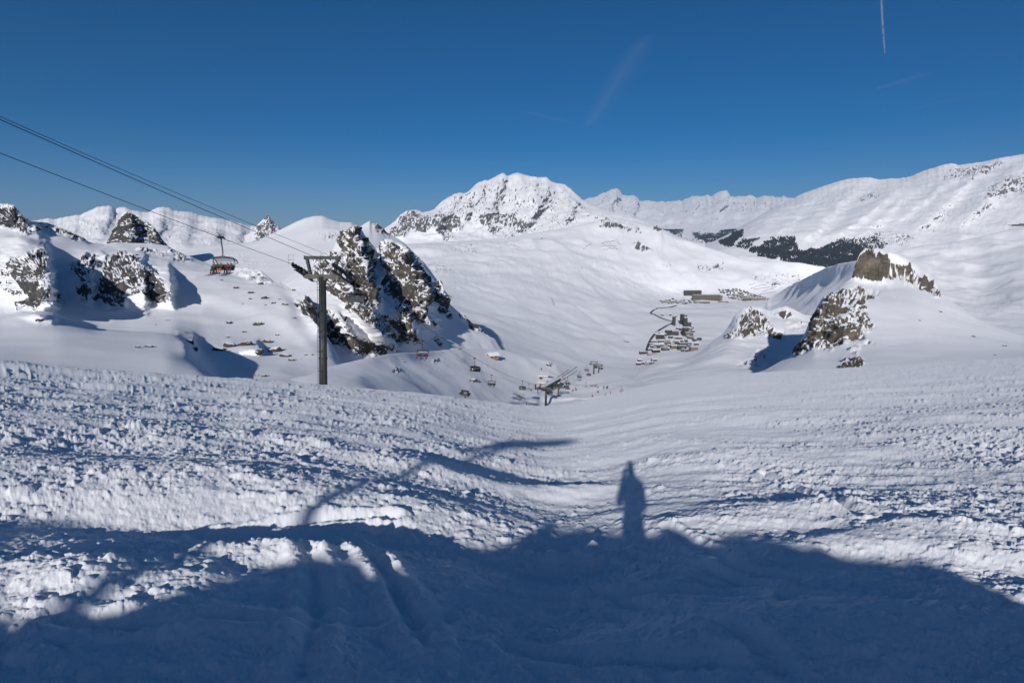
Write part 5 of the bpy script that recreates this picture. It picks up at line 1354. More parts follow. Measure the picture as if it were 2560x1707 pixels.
# ------------------------------------------------------------------ skiers on the piste
SK = [(1480, 990, (.22, .01, .02), (.04, .04, .05), BLK, "skier in dark red nearest the slope edge", 1.15), (1525, 983.5, (.45, .03, .05), (.12, .02, .03), BLK, "skier in bright red right of the net cone", 1.0),
      (1433, 975, BLK, BLK, BLK, "skier in black beside the red padded post", 1.0), (1494.5, 968, BLK, BLK, BLK, "skier in black left of the pair, higher on the piste", 1.0), (1494.5, 978, (.03, .03, .04), BLK, BLK, "skier in black in the middle of the piste below another", 1.0),
      (1508.5, 968.5, (.04, .04, .06), BLK, BLK, "skier in dark blue left of the close pair", 1.0), (1517, 969, BLK, BLK, BLK, "skier on the left of the close pair", 1.0), (1518.8, 968, (.05, .04, .04), BLK, BLK, "skier on the right of the close pair", 1.0),
      (1316.5, 1010, (.08, .08, .10), (.05, .05, .06), BLK, "skier in grey below the chair that leaves the station", 1.0), (1352, 923, BLK, BLK, BLK, "skier in black on the mound above the station", 1.0), (1489, 966.5, BLK, BLK, BLK, "skier beside the small sledge at the upper piste", 1.0)]
for px, py, j, t, h, lab, k in SK:
    loc = on("lift_basin", px, py + 1.5)
    person("stand", j, t, h, lab, loc + Vector((0, 0, -.05)), random.uniform(-2.5, 2.5), group="skiers in the basin")
o = empty("rescue_sledge", on("lift_basin", 1483, 966) + Vector((0, 0, .1)), R(10)); tag(o, "grey rescue sledge parked on the upper piste", "sledge")
MB().box((0, 0, .35), (3.6, .9, .5), None, .85).build("tub", plain("sledge_grey", (.16, .16, .17), .6), o); MB().tube([(1.7, -.3, .5), (2.6, -.3, .9), (2.6, .3, .9), (1.7, .3, .5)], .05, 5).build("handle", M_GALV, o)
for k, (px, py) in enumerate([(1288, 985), (1294, 989), (1301, 992), (1308, 995)]):
    o = empty("sledge_trailer", on("lift_basin", px - 115 * 0, py) + Vector((0, 0, .2)), R(-20)); tag(o, "grey equipment crate, %s in the row left of the leaving chair" % ("first", "second", "third", "last")[k], "crate", "equipment crates below the lift")
    MB().box((0, 0, .4), (1.9, .8, .45), None, .9).build("box", plain("sledge_grey", (.16, .16, .17), .6), o); MB().tube([(-.8, 0, .5), (-.8, 0, 2.2)], .04, 5).build("pole", M_GALV, o)

# ------------------------------------------------------------------ beam end showing at the right edge
o = empty("lift_beam", pt(2551, 562, 60)); o.rotation_euler = (0, 0, R(-35)); tag(o, "dark steel beam end of another lift entering the picture at the far right edge", "beam")
MB().box((0, 0, -.05), (1.35, .25, .16)).build("lower_beam", M_DARKST, o); MB().box((.9, 0, .12), (2.0, .2, .07), Matrix.Rotation(R(-2), 3, 'Y')).build("upper_beam", M_DARKST, o)
MB().tube([(-.65, 0, -.05), (-1.0, 0, -.03)], .03, 5).build("tip", M_DARKST, o)

# ------------------------------------------------------------------ behind the camera: who takes the picture, and the sign whose shadow lies before us
ph = person("photo", (.05, .05, .06), (.03, .03, .04), (.06, .06, .065), "person in dark ski clothes taking the picture, seen by the shadow on the snow", (0.02, -0.36, -EYE + 0.02), 0, skis=False)
ph.scale = (.66, 1, 1)
_a, _p = -12.0, -2.93
sx, sy = _a * math.sin(SUN_AZ) + _p * math.cos(SUN_AZ), _a * math.cos(SUN_AZ) - _p * math.sin(SUN_AZ)
o = empty("piste_sign", (sx, sy, 0.5), -SUN_AZ); tag(o, "tall piste sign on a pole whose shadow falls across the snow", "sign")
MB().tube([(0, 0, -1), (0, 0, 4.5)], .075, 10).build("pole", M_GALV, o)
MB().add([(-.5, -.04, 4.15), (1.0, -.04, 4.52), (1.62, -.04, 4.78), (1.0, -.04, 4.82), (-.2, -.04, 4.62), (-.5, .04, 4.15), (1.0, .04, 4.52), (1.62, .04, 4.78), (1.0, .04, 4.82), (-.2, .04, 4.62)],
         [(0, 1, 2, 3, 4), (9, 8, 7, 6, 5), (0, 5, 6, 1), (1, 6, 7, 2), (2, 7, 8, 3), (3, 8, 9, 4), (4, 9, 5, 0)]).build("board", plain("sign_back", (.3, .3, .31), .6), o)
# ================================================================== VILLAGES, ROAD, FOREST
M_CHALET = [plain("chalet_dark", (.04, .033, .028), .8, 0, .3, .15), plain("chalet_brown", (.085, .058, .042), .8, 0, .3, .15), plain("chalet_tan", (.17, .13, .095), .8, 0, .25, .15), plain("chalet_grey", (.09, .088, .085), .8, 0, .25, .15)]
def facade_mat(name, base, dark, sx, sz):
    """rows of balconies and windows too far off to tell apart"""
    m, nt, b = new_mat(name)
    tc = N(nt, "TexCoord"); br = N(nt, "TexBrick", offset=0.0)
    mp = N(nt, "Mapping"); mp.inputs["Rotation"].default_value = (R(90), 0, 0)
    nt.links.new(tc.outputs["Object"], mp.inputs[0]); nt.links.new(mp.outputs[0], br.inputs[0])
    br.inputs["Color1"].default_value = (*dark, 1); br.inputs["Color2"].default_value = (*[c * .7 for c in dark], 1); br.inputs["Mortar"].default_value = (*base, 1)
    br.inputs["Scale"].default_value = 1.0; br.inputs["Mortar Size"].default_value = .55; br.inputs["Brick Width"].default_value = sx; br.inputs["Row Height"].default_value = sz
    nt.links.new(br.outputs[0], b.inputs["Base Color"]); b.inputs["Roughness"].default_value = .8
    return m
F_DARK = facade_mat("tower_facade", (.085, .078, .07), (.028, .026, .024), 4.5, 3.0)
F_TAN = facade_mat("long_facade", (.20, .17, .135), (.06, .05, .042), 5.0, 3.2)
F_PALE = facade_mat("pale_facade", (.32, .26, .2), (.10, .07, .055), 4.5, 3.1)

def vpt(px, py, z=490.0):
    Y = float(floorY(py, z)); v = on("valley", px, py)
    return v

def block(px, py, w, d, h, mat, label, rz=0.0, tower=False, gable=False, group="buildings of the near village", name="apartment_block", step=0):
    p = vpt(px, py)
    r_ = empty(name, (p.x, p.y, p.z - 2), rz)
    tag(r_, label, "building", group)
    h += 2
    if gable: gable_house(w, d, h, d * .22 - .02).build("wall", mat, r_)
    else: MB().box((0, 0, h / 2), (w, d, h)).build("wall", mat, r_)
    if step:
        MB().box((w * .35, 0, h * .5 + step), (w * .3, d * .9, h + 2 * step)).build("tower", mat, r_)
        MB().box((w * .35, 0, h + 2 * step + .6), (w * .3 + 1, d * .9 + 1, 1.2)).build("tower_roof", M_SNOWCAP, r_)
    if gable:
        a, b, t = w / 2 + 1, d / 2 + 1, d * .22
        v = [(-a, -b, h), (a, -b, h), (a, 0, h + t), (-a, 0, h + t), (a, b, h), (-a, b, h)]
        MB().add(v + [(x, y, z + .9) for x, y, z in v], [(0, 1, 2, 3), (3, 2, 4, 5), (6, 9, 8, 7), (9, 11, 10, 8), (0, 6, 7, 1), (4, 10, 11, 5), (1, 7, 8, 2), (2, 8, 10, 4), (0, 3, 9, 6), (3, 5, 11, 9)]).build("roof", M_SNOWCAP, r_)
    else:
        MB().box((0, 0, h + .5), (w + .8, d + .8, 1.0)).build("roof", M_SNOWCAP, r_)
    return r_

# near village: the larger blocks, each picked from the photograph
NV = [(1683, 816, 20, 18, 62, F_DARK, "dark apartment block with flat snowy roof left of the tallest towers", 0, 0), (1704, 808, 24, 22, 88, F_DARK, "tallest dark apartment tower at the back of the near village", .2, 10), (1713, 814, 22, 22, 66, F_DARK, "dark tower block just right of the tallest tower", .1, 0),
      (1722, 812, 26, 18, 40, F_DARK, "lower dark block at the right end of the towers", 0, 0), (1671, 835, 40, 20, 42, F_DARK, "broad dark block in the middle of the near village", .1, 0), (1686, 836, 52, 20, 30, F_DARK, "long low dark block joined to the broad one", .1, 0),
      (1712, 835, 30, 22, 52, F_DARK, "grey tower block right of the middle of the near village", 0, 0), (1722, 838, 44, 18, 34, F_TAN, "tan curved block beside the grey tower", -.3, 0), (1730, 848, 60, 18, 18, F_DARK, "long dark curved block on the right side of the near village", -.55, 0), (1745, 850, 44, 18, 20, F_DARK, "end block of the long curve at the village's right edge", -.1, 0),
      (1650, 845, 52, 22, 26, M_CHALET[0], "large dark chalet block with reddish corners left in the village", -.3, 1), (1645, 836, 26, 18, 20, M_CHALET[1], "reddish brown chalet beside the road junction", .1, 1), (1662, 838, 22, 16, 18, M_CHALET[1], "reddish brown chalet above the large dark chalet block", 0, 1),
      (1690, 857, 36, 18, 18, F_DARK, "dark half round block in the inner curve of the village", -.2, 0), (1712, 862, 64, 18, 16, F_DARK, "long low block below the inner curve", -.05, 0), (1684, 872, 34, 18, 20, M_CHALET[2], "tan building with arched front near the lower edge", 0, 1), (1660, 876, 30, 22, 20, M_CHALET[3], "grey building at the lower edge left of the tan one", 0, 0),
      (1706, 876, 50, 20, 20, F_DARK, "dark block with curved roof at the lower right edge", -.35, 0), (1733, 879, 40, 26, 24, F_PALE, "reddish striped building at the lower right corner of the village", .2, 0), (1609, 887, 46, 16, 12, M_CHALET[0], "long low dark building at the lower end of the road", .05, 0), (1630, 889, 54, 12, 8, plain("red_brown", (.22, .09, .07), .8), "long low red brown building beside the lower road end", 0, 0),
      (1642, 870, 30, 18, 22, M_CHALET[1], "brown chalet above the lower red brown building", 0, 1), (1668, 862, 38, 16, 20, F_TAN, "tan striped block left of the lower centre", 0, 0), (1652, 862, 30, 14, 12, M_CHALET[0], "low dark chalet with a wide snowy roof in the left rows", 0, 1), (1636, 853, 40, 14, 10, M_CHALET[0], "dark chalet with wavy snow roof beside the road bend", .1, 1),
      (1654, 853, 34, 14, 11, M_CHALET[0], "dark chalet in the row below the large dark block", 0, 1), (1654, 850, 30, 12, 8, M_CHALET[1], "brown chalet in the row right under the large dark block", .1, 1), (1668, 853, 26, 16, 14, M_CHALET[3], "grey chalet left of the inner curve", .1, 1), (1640, 880, 40, 16, 16, M_CHALET[0], "dark chalet with balconies in the lowest row", 0, 1),
      (1628, 862, 18, 12, 10, M_CHALET[1], "small brown chalet left of the dark rows by the road", 0, 1), (1676, 846, 24, 14, 14, M_CHALET[3], "grey house between the dark blocks at the centre", .2, 1), (1700, 848, 26, 14, 16, M_CHALET[2], "tan house above the long low block", 0, 1), (1697, 824, 30, 16, 22, M_CHALET[1], "stepped brown block below the tallest tower", .3, 1),
      (1742, 862, 24, 12, 12, M_CHALET[3], "small grey house at the right rim of the village", 0, 1), (1728, 826, 30, 12, 16, M_CHALET[0], "low dark row right of the grey tower", 0, 0), (1640, 904, 14, 10, 7, M_CHALET[0], "small dark lift hut below the village", 0, 0), (1604, 901, 16, 10, 6, M_CHALET[3], "small grey hut left below the village", 0, 0), (1616, 908, 18, 10, 7, M_CHALET[2], "pale hut on the snow below the village", 0, 0)]
rr0 = random.Random(21)
for px, py, w, d, h, mat, lab, rz, g in NV:
    block(px, py, w * rr0.uniform(.75, .95), d * .8, h * rr0.uniform(.65, .95), mat, lab, rz + rr0.uniform(-.35, .35), gable=(g == 1), step=0)

# far village: two long blocks by the lake, then many chalets
block(1730, 741, 150, 26, 46, F_DARK, "long dark slab building standing highest above the lake", .02, group="buildings of the far village")
block(1766, 752, 235, 26, 44, F_TAN, "very long tan apartment building by the lake shore", .06, group="buildings of the far village")
block(1796, 749, 60, 24, 46, F_PALE, "pale end block with vertical stripes at the right of the long tan building", .05, group="buildings of the far village")
block(1755, 758, 130, 18, 10, M_CHALET[0], "low dark building in front of the long tan building", .05, group="buildings of the far village")
block(1810, 755, 80, 18, 8, plain("red_brown", (.22, .09, .07), .8), "low reddish building right of the pale end block", -.03, group="buildings of the far village")
block(1895, 752, 120, 20, 24, F_PALE, "pale long building closing the far village on the right", -.05, group="buildings of the far village")
block(1868, 751, 70, 18, 22, F_TAN, "tan building left of the pale long building at the far village's edge", 0, group="buildings of the far village")
rr = random.Random(3)
def inside(x, y, poly):
    c = False
    for k in range(len(poly)):
        (ax_, ay_), (bx_, by_) = poly[k], poly[(k + 1) % len(poly)]
        if (ay_ > y) != (by_ > y) and x < (bx_ - ax_) * (y - ay_) / (by_ - ay_) + ax_: c = not c
    return c
protos = {}
def chalet(px, py, k, lab, grp):
    key = k % 8
    p = vpt(px, py)
    if key not in protos:
        protos[key] = block(px, py, (16, 20, 13, 18, 15, 22, 14, 17)[key], (13, 12, 12, 14, 11, 12, 13, 12)[key], (9, 11, 8, 12, 10, 9, 12, 8)[key], M_CHALET[(0, 1, 0, 3, 0, 1, 2, 0)[key]], lab, 0, gable=True, group=grp, name="chalet")
        o = protos[key]
    else:
        o = copy_tree(protos[key]); o.location = (p.x, p.y, p.z - 2); o["label"] = lab; o["group"] = grp
    o.rotation_euler.z = rr.choice([0.0, .25, -.3, .5, 1.57, 1.3])
n = 0
taken = []
def scatter(poly, want, gap, lab, grp):
    global n
    x0, x1 = min(p[0] for p in poly), max(p[0] for p in poly); y0, y1 = min(p[1] for p in poly), max(p[1] for p in poly)
    tries = 0; done = 0
    while done < want and tries < 6000:
        tries += 1
        x, y = rr.uniform(x0, x1), rr.uniform(y0, y1)
        if not inside(x, y, poly): continue
        if any(abs(x - a) < gap and abs(y - b) < gap * .32 for a, b in taken): continue
        taken.append((x, y)); chalet(x, y, n, lab, grp); n += 1; done += 1
scatter([(1792, 723), (1840, 720), (1880, 732), (1925, 748), (1920, 753), (1860, 746), (1825, 745), (1820, 735)], 105, 5.5, "small dark chalet with snowy roof packed among others in the far village", "packed chalets of the far village")
scatter([(1650, 755), (1680, 749), (1700, 752), (1740, 756), (1730, 760), (1690, 764), (1655, 760)], 26, 6.5, "small chalet by the lake shore left of the long tan building", "chalets on the lake shore")
scatter([(1625, 860), (1650, 858), (1662, 880), (1640, 884), (1624, 880)], 6, 10, "small chalet in the lower left quarter of the near village", "chalets in the lower left of the near village")
scatter([(1690, 825), (1735, 815), (1735, 830), (1700, 832)], 9, 9, "small dark house squeezed between the towers of the near village", "houses between the towers")
scatter([(1635, 836), (1660, 833), (1668, 845), (1640, 848)], 5, 9, "small brown chalet near the road junction", "chalets at the road junction")
scatter([(1624, 850), (1660, 845), (1690, 842), (1740, 845), (1748, 862), (1735, 884), (1660, 886), (1622, 884)], 16, 8, "small dark house between the larger blocks of the near village", "small houses of the near village")
scatter([(1590, 897), (1640, 902), (1640, 912), (1592, 910)], 6, 11, "small hut on the snow below the near village", "huts below the near village")
scatter([(1652, 785), (1720, 789), (1715, 797), (1650, 791)], 4, 16, "tiny dark hut on the flat snow beside the frozen lake", "huts beside the frozen lake")

# road between the villages
RD = [(1718, 760), (1690, 764), (1660, 767), (1645, 769), (1632, 774), (1625, 779), (1631, 785), (1640, 790), (1655, 795), (1670, 799), (1681, 801), (1685, 804), (1681, 809), (1668, 815), (1655, 820), (1644, 826), (1637, 834), (1630, 842), (1624, 851), (1620, 862), (1617, 875), (1615, 885)]
pts = []
for (a, b), (c, d) in zip(RD, RD[1:]):
    for k in range(5): pts.append(on("valley", a + (c - a) * k / 5, b + (d - b) * k / 5))
pa = np.array([list(p) for p in pts]); pa = box_blur(pa, 7, 0)
tg = np.gradient(pa, axis=0); tg[:, 2] = 0; tg /= np.linalg.norm(tg, axis=1, keepdims=True)
sd = np.stack([tg[:, 1], -tg[:, 0], 0 * tg[:, 0]], 1)
wdt = 6.0
rows = np.stack([pa - sd * wdt + [0, 0, 1.0], pa - sd * wdt + [0, 0, 3.0], pa + sd * wdt + [0, 0, 3.0], pa + sd * wdt + [0, 0, 1.0]], 0)
tag(grid_mesh("road", rows, plain("asphalt", (.06, .06, .065), .85, 0, .2, .05), smooth_shade=False), kind="structure")

# forest on the lower slopes of the right mountain and in the far valley
def forest(name, terr, polys, count, h0, label, mat):
    P, PX, PY, sc = TERR[terr]
    m = np.zeros(PX.shape, np.float32)
    wx = 10 * fbm(np.stack([PX / 22, PY / 12, 0 * PX], -1), 3); wy = 6 * fbm(np.stack([PX / 22, PY / 12, 0 * PX + 9], -1), 3)
    for poly, w in polys: m = np.maximum(m, w * poly_mask(PX + wx, PY + wy, poly, 3.5))
    gaps = fbm(np.stack([PX / 30 + PY / 14, PY / 9, 0 * PX + 4], -1), 3)
    m = m * smooth(-0.95, -0.35, gaps) * (PY > 0)
    m[-14:] = 0; m[:2] = 0
    w = (m > .05) * m
    area = np.linalg.norm(np.cross(np.gradient(P, axis=1), np.gradient(P, axis=0)), axis=-1)
    w = (w ** 1.5 * area).reshape(-1); w /= w.sum()
    g = np.random.default_rng(9)
    idx = g.choice(len(w), count, p=w)
    du = np.gradient(P, axis=1).reshape(-1, 3); dv = np.gradient(P, axis=0).reshape(-1, 3); Pf = P.reshape(-1, 3)
    base = Pf[idx] + du[idx] * g.uniform(-.5, .5, (count, 1)) + dv[idx] * g.uniform(-.5, .5, (count, 1))
    hh = h0 * g.uniform(.6, 1.25, count); rr_ = hh * g.uniform(.20, .30, count)
    k = 5
    ang = np.linspace(0, 2 * np.pi, k, endpoint=False)
    ring = np.stack([np.cos(ang), np.sin(ang), 0 * ang], 1)
    V = np.concatenate([base[:, None, :] + ring[None] * rr_[:, None, None] - np.array([0, 0, 2.0]), base[:, None, :] + ring[None] * rr_[:, None, None] * .62 + np.stack([0 * hh, 0 * hh, hh * .5], 1)[:, None, :], (base + np.stack([0 * hh, 0 * hh, hh], 1))[:, None, :]], 1)
    off = (np.arange(count) * (2 * k + 1))[:, None]
    q = np.concatenate([off + np.array([[j, (j + 1) % k, k + (j + 1) % k, k + j]]) for j in range(k)], 0)
    t = np.concatenate([off + np.array([[k + j, k + (j + 1) % k, 2 * k]]) for j in range(k)], 0)
    me = bpy.data.meshes.new(name); me.from_pydata(V.reshape(-1, 3).tolist(), [], q.tolist() + t.tolist()); me.update()
    o = link(name, me, mat); tag(o, label, "forest", None, "stuff")
M_FIR = plain("fir_needles", (.022, .030, .036), .9, 0, .4, .01)
forest("fir_forest", "right_mountain", [([(1875, 624), (1929, 598), (1985, 597), (1990, 618), (2015, 627), (2060, 616), (2100, 604), (2145, 612), (2165, 628), (2150, 655), (2120, 668), (2069, 672), (1985, 660), (1908, 640)], 1.0),
       ([(1798, 606), (1857, 574), (1860, 584), (1822, 616)], 1.0), ([(1840, 612), (1880, 592), (1900, 594), (1870, 622)], .55), ([(2100, 600), (2180, 596), (2220, 612), (2180, 630)], .45)],
       17000, 19, "dark fir forest along the foot of the long mountain on the right", M_FIR)
forest("fir_forest", "far_range", [([(1665, 577), (1700, 575), (1705, 586), (1670, 584)], .8), ([(1730, 585), (1790, 582), (1830, 570), (1850, 575), (1810, 606), (1760, 606)], .75)], 5000, 34, "patches of dark forest deep in the far valley", M_FIR)

# snow fences drawn as thin lines across the slopes
M_FENCE = plain("fence_wood", (.09, .085, .09), .8)
def fence(a, b, label, bow=0.0, h=3.2):
    pp = []
    for k in range(9):
        t = k / 8
        pp.append(on("valley", a[0] + (b[0] - a[0]) * t, a[1] + (b[1] - a[1]) * t - bow * 4 * t * (1 - t)))
    r_ = empty("snow_fence", pp[0]); tag(r_, label, "fence", "snow fences on the valley slopes")
    q = [p - pp[0] for p in pp]
    mb = MB()
    for u, v in zip(q, q[1:]):
        d = v - u
        mb.box((u + v) / 2 + Vector((0, 0, h * .5)), (.5, d.length, h), d.to_track_quat('Y', 'Z').to_matrix())
    mb.build("boarding", M_FENCE, r_)
    for u in q: MB().box(u + Vector((0, 0, h * .55)), (.8, .8, h * 1.3)).build("post", M_FENCE, r_)
FN = [((1458, 623), (1478, 610), 0), ((1502, 610), (1540, 600), 2), ((1540, 600), (1552, 612), 0), ((1500, 618), (1540, 617), 0), ((1508, 626), (1545, 624), 0), ((1872, 713), (1886, 711), 0), ((1877, 720), (1912, 715), 1), ((1885, 724), (1942, 718), 1), ((1905, 729), (1935, 725), 0), ((1900, 735), (1940, 733), 0), ((1378, 745), (1385, 765), -1), ((1560, 851), (1572, 851), 0)]
nm = ("short steep", "long curved upper", "short right hand upper", "middle", "lower", "short uppermost", "upper long", "second long", "third", "lowest", "thin curved", "short dark")
for k, (a, b, bow) in enumerate(FN):
    fence(a, b, "%s dark snow fence %s" % (nm[k], "on the upper foothill" if k < 5 else "above the far village" if k < 10 else "on the white valley side" if k == 10 else "on the slope left of the near village"), bow)

# ------------------------------------------------------------------ boulders
def boulder_mesh(seed, snowy=True):
    bm = bmesh.new(); bmesh.ops.create_icosphere(bm, subdivisions=3, radius=1.0)
    co = np.array([v.co[:] for v in bm.verts])
    nrm = co / np.linalg.norm(co, axis=1, keepdims=True)
    d = 1 + .35 * fbm(co * 1.1 + seed * 7, 3, .5) + .12 * ridged(co * 2.5 + seed, 3)
    # flat facets
    g = np.random.default_rng(seed)
    for _ in range(9):
        a = g.normal(size=3); a /= np.linalg.norm(a); lim = g.uniform(.65, .95)
        pr = (nrm * d[:, None]) @ a
        d = np.where(pr > lim, d * lim / np.maximum(pr, 1e-6), d)
    co = nrm * d[:, None] * np.array([1.15, .9, .95])
    for v, c in zip(bm.verts, co): v.co = c
    me = bpy.data.meshes.new("boulder"); bm.to_mesh(me); bm.free()
    nz = np.array([v.normal.z for v in me.vertices])
    a = me.attributes.new("rock", 'FLOAT', 'POINT'); a.data.foreach_set("value", np.clip((.86 - nz) * 2.5 + .2 * fbm(co * 4, 2), -1, 1).astype(np.float32))
    return me
M_BOULDER = mountain_mat("boulder_rock", 8.0, (0.03, 0.029, 0.028), (0.075, 0.067, 0.057), (0.15, 0.125, 0.095), fine=.15)
BM_ = [boulder_mesh(k) for k in range(5)]
BO = [("left_hillside", 545, 876, 40), ("left_hillside", 575, 868, 44), ("left_hillside", 618, 860, 46), ("left_hillside", 668, 852, 34), ("left_hillside", 685, 875, 46), ("left_hillside", 712, 888, 36), ("left_hillside", 728, 902, 22), ("left_hillside", 650, 876, 26), ("left_hillside", 474, 856, 34), ("left_hillside", 484, 872, 22), ("left_hillside", 372, 862, 26), ("left_hillside", 345, 866, 18), ("left_hillside", 100, 800, 22), ("left_hillside", 537, 944, 16), ("left_hillside", 660, 940, 22), ("left_hillside", 640, 936, 16), ("left_hillside", 573, 812, 22), ("left_hillside", 646, 815, 34), ("left_hillside", 611, 831, 15), ("left_hillside", 568, 844, 14), ("left_hillside", 693, 838, 16), ("left_hillside", 625, 745, 12), ("left_hillside", 614, 678, 13), ("left_hillside", 648, 682, 13), ("left_hillside", 650, 706, 22), ("left_hillside", 670, 706, 14),
      ("left_hillside", 590, 718, 20), ("left_hillside", 628, 732, 20), ("left_hillside", 684, 757, 18), ("left_hillside", 664, 763, 8), ("left_hillside", 712, 762, 20), ("left_hillside", 735, 726, 14), ("left_hillside", 766, 890, 11), ("left_hillside", 782, 890, 12), ("left_hillside", 660, 745, 26), ("left_hillside", 545, 668, 18),
      ("left_hillside", 555, 700, 8), ("left_hillside", 700, 745, 9), ("left_hillside", 735, 795, 14), ("left_hillside", 606, 760, 6), ("left_hillside", 420, 800, 14), ("left_hillside", 390, 812, 8), ("lift_basin", 988, 928, 17), ("lift_basin", 1090, 900, 22), ("lift_basin", 1180, 957, 24), ("lift_basin", 1008, 905, 8), ("lift_basin", 1372, 910, 20), ("lift_basin", 1148, 861, 9),
      ("rocky_hump", 2435, 842, 12), ("rocky_hump", 2510, 866, 13), ("rocky_hump", 2300, 800, 8), ("rocky_hump", 2350, 780, 9), ("rocky_hump", 2490, 886, 9)]
NMB = {"left_hillside": "dark snow capped boulder lying on the white hillside left of the cliff", "lift_basin": "brown boulder half buried in the basin's snow", "rocky_hump": "small rock lying on the smooth snow flank of the rocky hump"}
for k, (tn, px, py, wpx) in enumerate(BO):
    p = on(tn, px, py); s_ = wpx / FPX * p.y / 2.5 * .85
    me = BM_[k % 5]
    o = link("boulder", me, M_BOULDER); o.location = p - Vector((0, 0, s_ * .12)); o.scale = (s_ * 1.0,) * 3; o.rotation_euler = (0, 0, rr.uniform(-.6, .6))
    tag(o, NMB[tn], "boulder", {"left_hillside": "boulders on the left hillside", "lift_basin": "boulders in the basin", "rocky_hump": "rocks on the hump's flank"}[tn])

# things that look alike are told apart by counting from the left
def ordinal(k):
    w = ("first second third fourth fifth sixth seventh eighth ninth tenth eleventh twelfth thirteenth fourteenth fifteenth sixteenth seventeenth eighteenth nineteenth twentieth").split()
    if k < 20: return w[k]
    if k < 29: return "twenty-" + w[k - 20]
    if k == 29: return "thirtieth"
    if k < 39: return "thirty-" + w[k - 30]
    return "fortieth" if k == 39 else "forty-" + w[k - 40]
for grp, what in (("boulders on the left hillside", "snow capped boulder on the white hillside left of the cliff"), ("boulders in the basin", "half buried brown boulder in the basin's snow"), ("rocks on the hump's flank", "small rock on the snow flank of the rocky hump"),
                  ("huts below the near village", "small hut on the snow below the near village"), ("chalets on the lake shore", "chalet by the lake shore before the long tan building"), ("small houses of the near village", "small dark house between the near village's larger blocks"), ("houses between the towers", "dark house squeezed between the near village's towers"),
                  ("chalets in the lower left of the near village", "chalet in the lower left quarter of the near village"), ("chalets at the road junction", "brown chalet near the road junction"), ("huts beside the frozen lake", "tiny dark hut beside the frozen lake")):
    mem = [o_ for o_ in COL.objects if o_.get("group") == grp]
    mem.sort(key=lambda o_: o_.location.x / o_.location.y)
    for k, o_ in enumerate(mem): o_["label"] = "%s, %s from the left" % (what, ordinal(k))

# ------------------------------------------------------------------ vapour trails and wisps high in the sky
def vapour_mat(name, dens, sc):
    m, nt, b = new_mat(name)
    out = [n_ for n_ in nt.nodes if n_.type == 'OUTPUT_MATERIAL'][0]; nt.nodes.remove(b)
    tc = N(nt, "TexCoord"); nz = N(nt, "TexNoise", Scale=sc, Detail=5.0, Roughness=.6)
    nt.links.new(tc.outputs["Object"], nz.inputs["Vector"])
    att = N(nt, "Attribute", attribute_name="thick")
    r_ = ramp(nt, nz.outputs[0], [(.3, (.25, .25, .25)), (.7, (1, 1, 1))])
    mu = N(nt, "Math", operation='MULTIPLY'); nt.links.new(att.outputs["Fac"], mu.inputs[0]); nt.links.new(r_.outputs[0], mu.inputs[1])
    mu2 = N(nt, "Math", operation='MULTIPLY'); nt.links.new(mu.outputs[0], mu2.inputs[0]); mu2.inputs[1].default_value = dens
    tr = N(nt, "BsdfTransparent"); df = N(nt, "BsdfTranslucent"); df.inputs[0].default_value = (.9, .9, .92, 1); d2 = N(nt, "BsdfDiffuse"); d2.inputs[0].default_value = (.9, .9, .92, 1)
    ad = N(nt, "MixShader"); ad.inputs[0].default_value = .5; nt.links.new(df.outputs[0], ad.inputs[1]); nt.links.new(d2.outputs[0], ad.inputs[2])
    mx = N(nt, "MixShader"); nt.links.new(mu2.outputs[0], mx.inputs[0]); nt.links.new(tr.outputs[0], mx.inputs[1]); nt.links.new(ad.outputs[0], mx.inputs[2]); nt.links.new(mx.outputs[0], out.inputs[0])
    return m
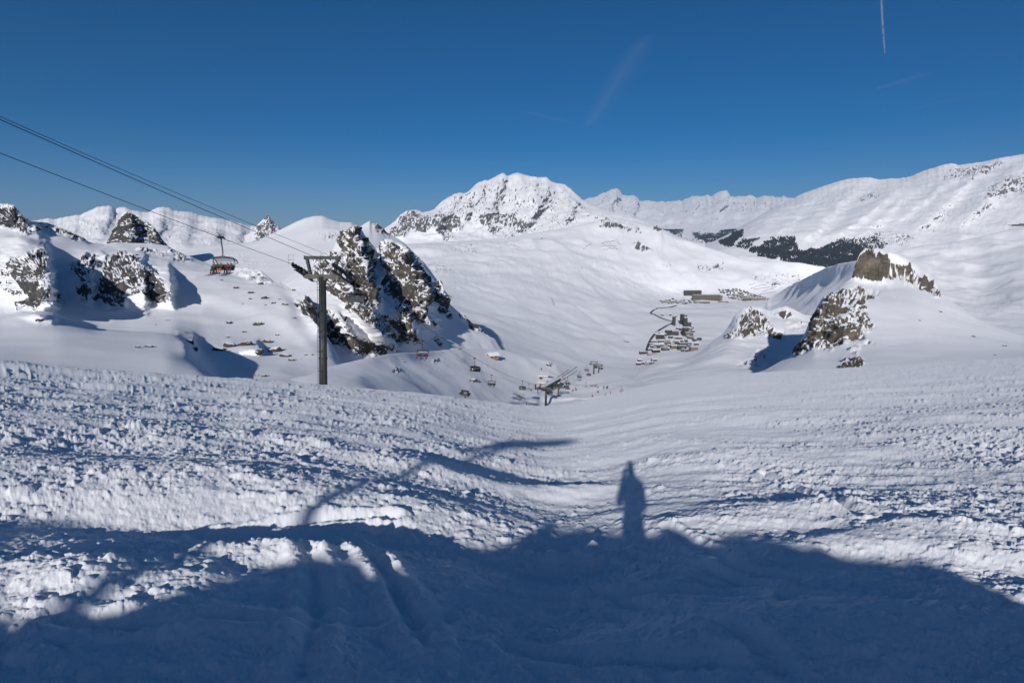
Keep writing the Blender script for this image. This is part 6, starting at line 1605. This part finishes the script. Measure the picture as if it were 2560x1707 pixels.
def trail(name, pts, width, dens, label, H=6000.0, soft=.5, kind="stuff", sc=.002):
    """a flattened tube of ice cloud at its own height; fades towards its rim and ends"""
    P3 = []
    for px, py in pts:
        d = ray(px, py); k = H / float(d[2]); P3.append(Vector((float(d[0]) * k, k, H)))
    n_, m_ = 40, 13
    arr = np.array([list(p) for p in P3]); t = np.linspace(0, 1, len(arr)); tt = np.linspace(0, 1, n_)
    c = np.stack([np.interp(tt, t, arr[:, k]) for k in range(3)], 1); c = box_blur(c, 5, 0)
    tg = np.gradient(c, axis=0); tg /= np.linalg.norm(tg, axis=1, keepdims=True)
    sdv = np.cross(tg, [0, 0, 1.0]); sdv /= np.linalg.norm(sdv, axis=1, keepdims=True)
    u = np.linspace(-1, 1, m_)
    rows, th = [], []
    for k in range(n_):
        w = width * (.6 + .4 * math.sin(math.pi * tt[k]) ** .5)
        rows.append(c[k] + sdv[k] * (u * w)[:, None] + np.array([0, 0, 1.0]) * ((1 - u ** 2) * w * .3)[:, None])
        th.append((1 - np.abs(u)) ** (1 / soft) * smooth(0, .12, tt[k]) * smooth(1, .8, tt[k]))
    me = grid_mesh(name, np.array(rows), vapour_mat(name + "_ice", dens, sc)).data
    a = me.attributes.new("thick", 'FLOAT', 'POINT'); a.data.foreach_set("value", np.array(th, np.float32).reshape(-1))
    o = [x for x in bpy.data.objects if x.data == me][0]
    tag(o, label, "vapour trail", None, kind)
trail("vapour_trail", [(2212, 142), (2210, 110), (2206, 60), (2203, 0), (2200, -60)], 52, .95, "white vapour trail running steeply up to the top edge on the right")
trail("vapour_trail", [(2250, 283), (2330, 262), (2420, 245), (2500, 232), (2570, 219), (2640, 206)], 110, .34, "faint long vapour trail rising gently towards the right edge")
trail("cirrus_wisp", [(1462, 338), (1490, 300), (1530, 240), (1580, 160), (1640, 90)], 900, .11, "faint upright wisp of cirrus above the main massif")
trail("cirrus_wisp", [(1300, 283), (1370, 300), (1440, 318)], 500, .11, "faint slanting wisp of cirrus left of the upright one")
trail("cirrus_wisp", [(1520, 483), (1545, 468), (1585, 464)], 500, .5, "small bright cloud cap streaming off the far ice dome", H=3200)
trail("cirrus_wisp", [(2040, 378), (2065, 375), (2090, 373)], 260, .32, "short thin cloud streak above the right mountain", H=6000)
trail("cirrus_wisp", [(2110, 425), (2160, 418), (2210, 410)], 330, .28, "thin flat cloud streak just above the right skyline", H=4000)
trail("cirrus_wisp", [(2180, 236), (2240, 222), (2330, 190)], 700, .12, "broad pale cloud streak below the steep vapour trail")
# ================================================================== THIN BLUE AIR
hm = bpy.data.materials.new("thin_air"); hm.use_nodes = True
hn = hm.node_tree; hn.nodes.clear()
ho = hn.nodes.new("ShaderNodeOutputMaterial"); hv = hn.nodes.new("ShaderNodeVolumePrincipled")
hv.inputs["Color"].default_value = (0.45, 0.68, 1.0, 1); hv.inputs["Density"].default_value = 1.5e-5; hv.inputs["Anisotropy"].default_value = 0.0
hn.links.new(hv.outputs[0], ho.inputs["Volume"])
lo, hi = 1e9, -1e9
for P_, _, _, _ in TERR.values():
    lo = min(lo, P_[..., 2].min()); hi = max(hi, P_[..., 2].max())
hx = 52000.0
o = MB().box((0, 24000, (lo - 60 + hi + 60) / 2), (hx * 2, 62000, hi - lo + 120)).build("haze", hm)
tag(o, "thin blue air that pales the far mountains", "haze", None, "stuff")
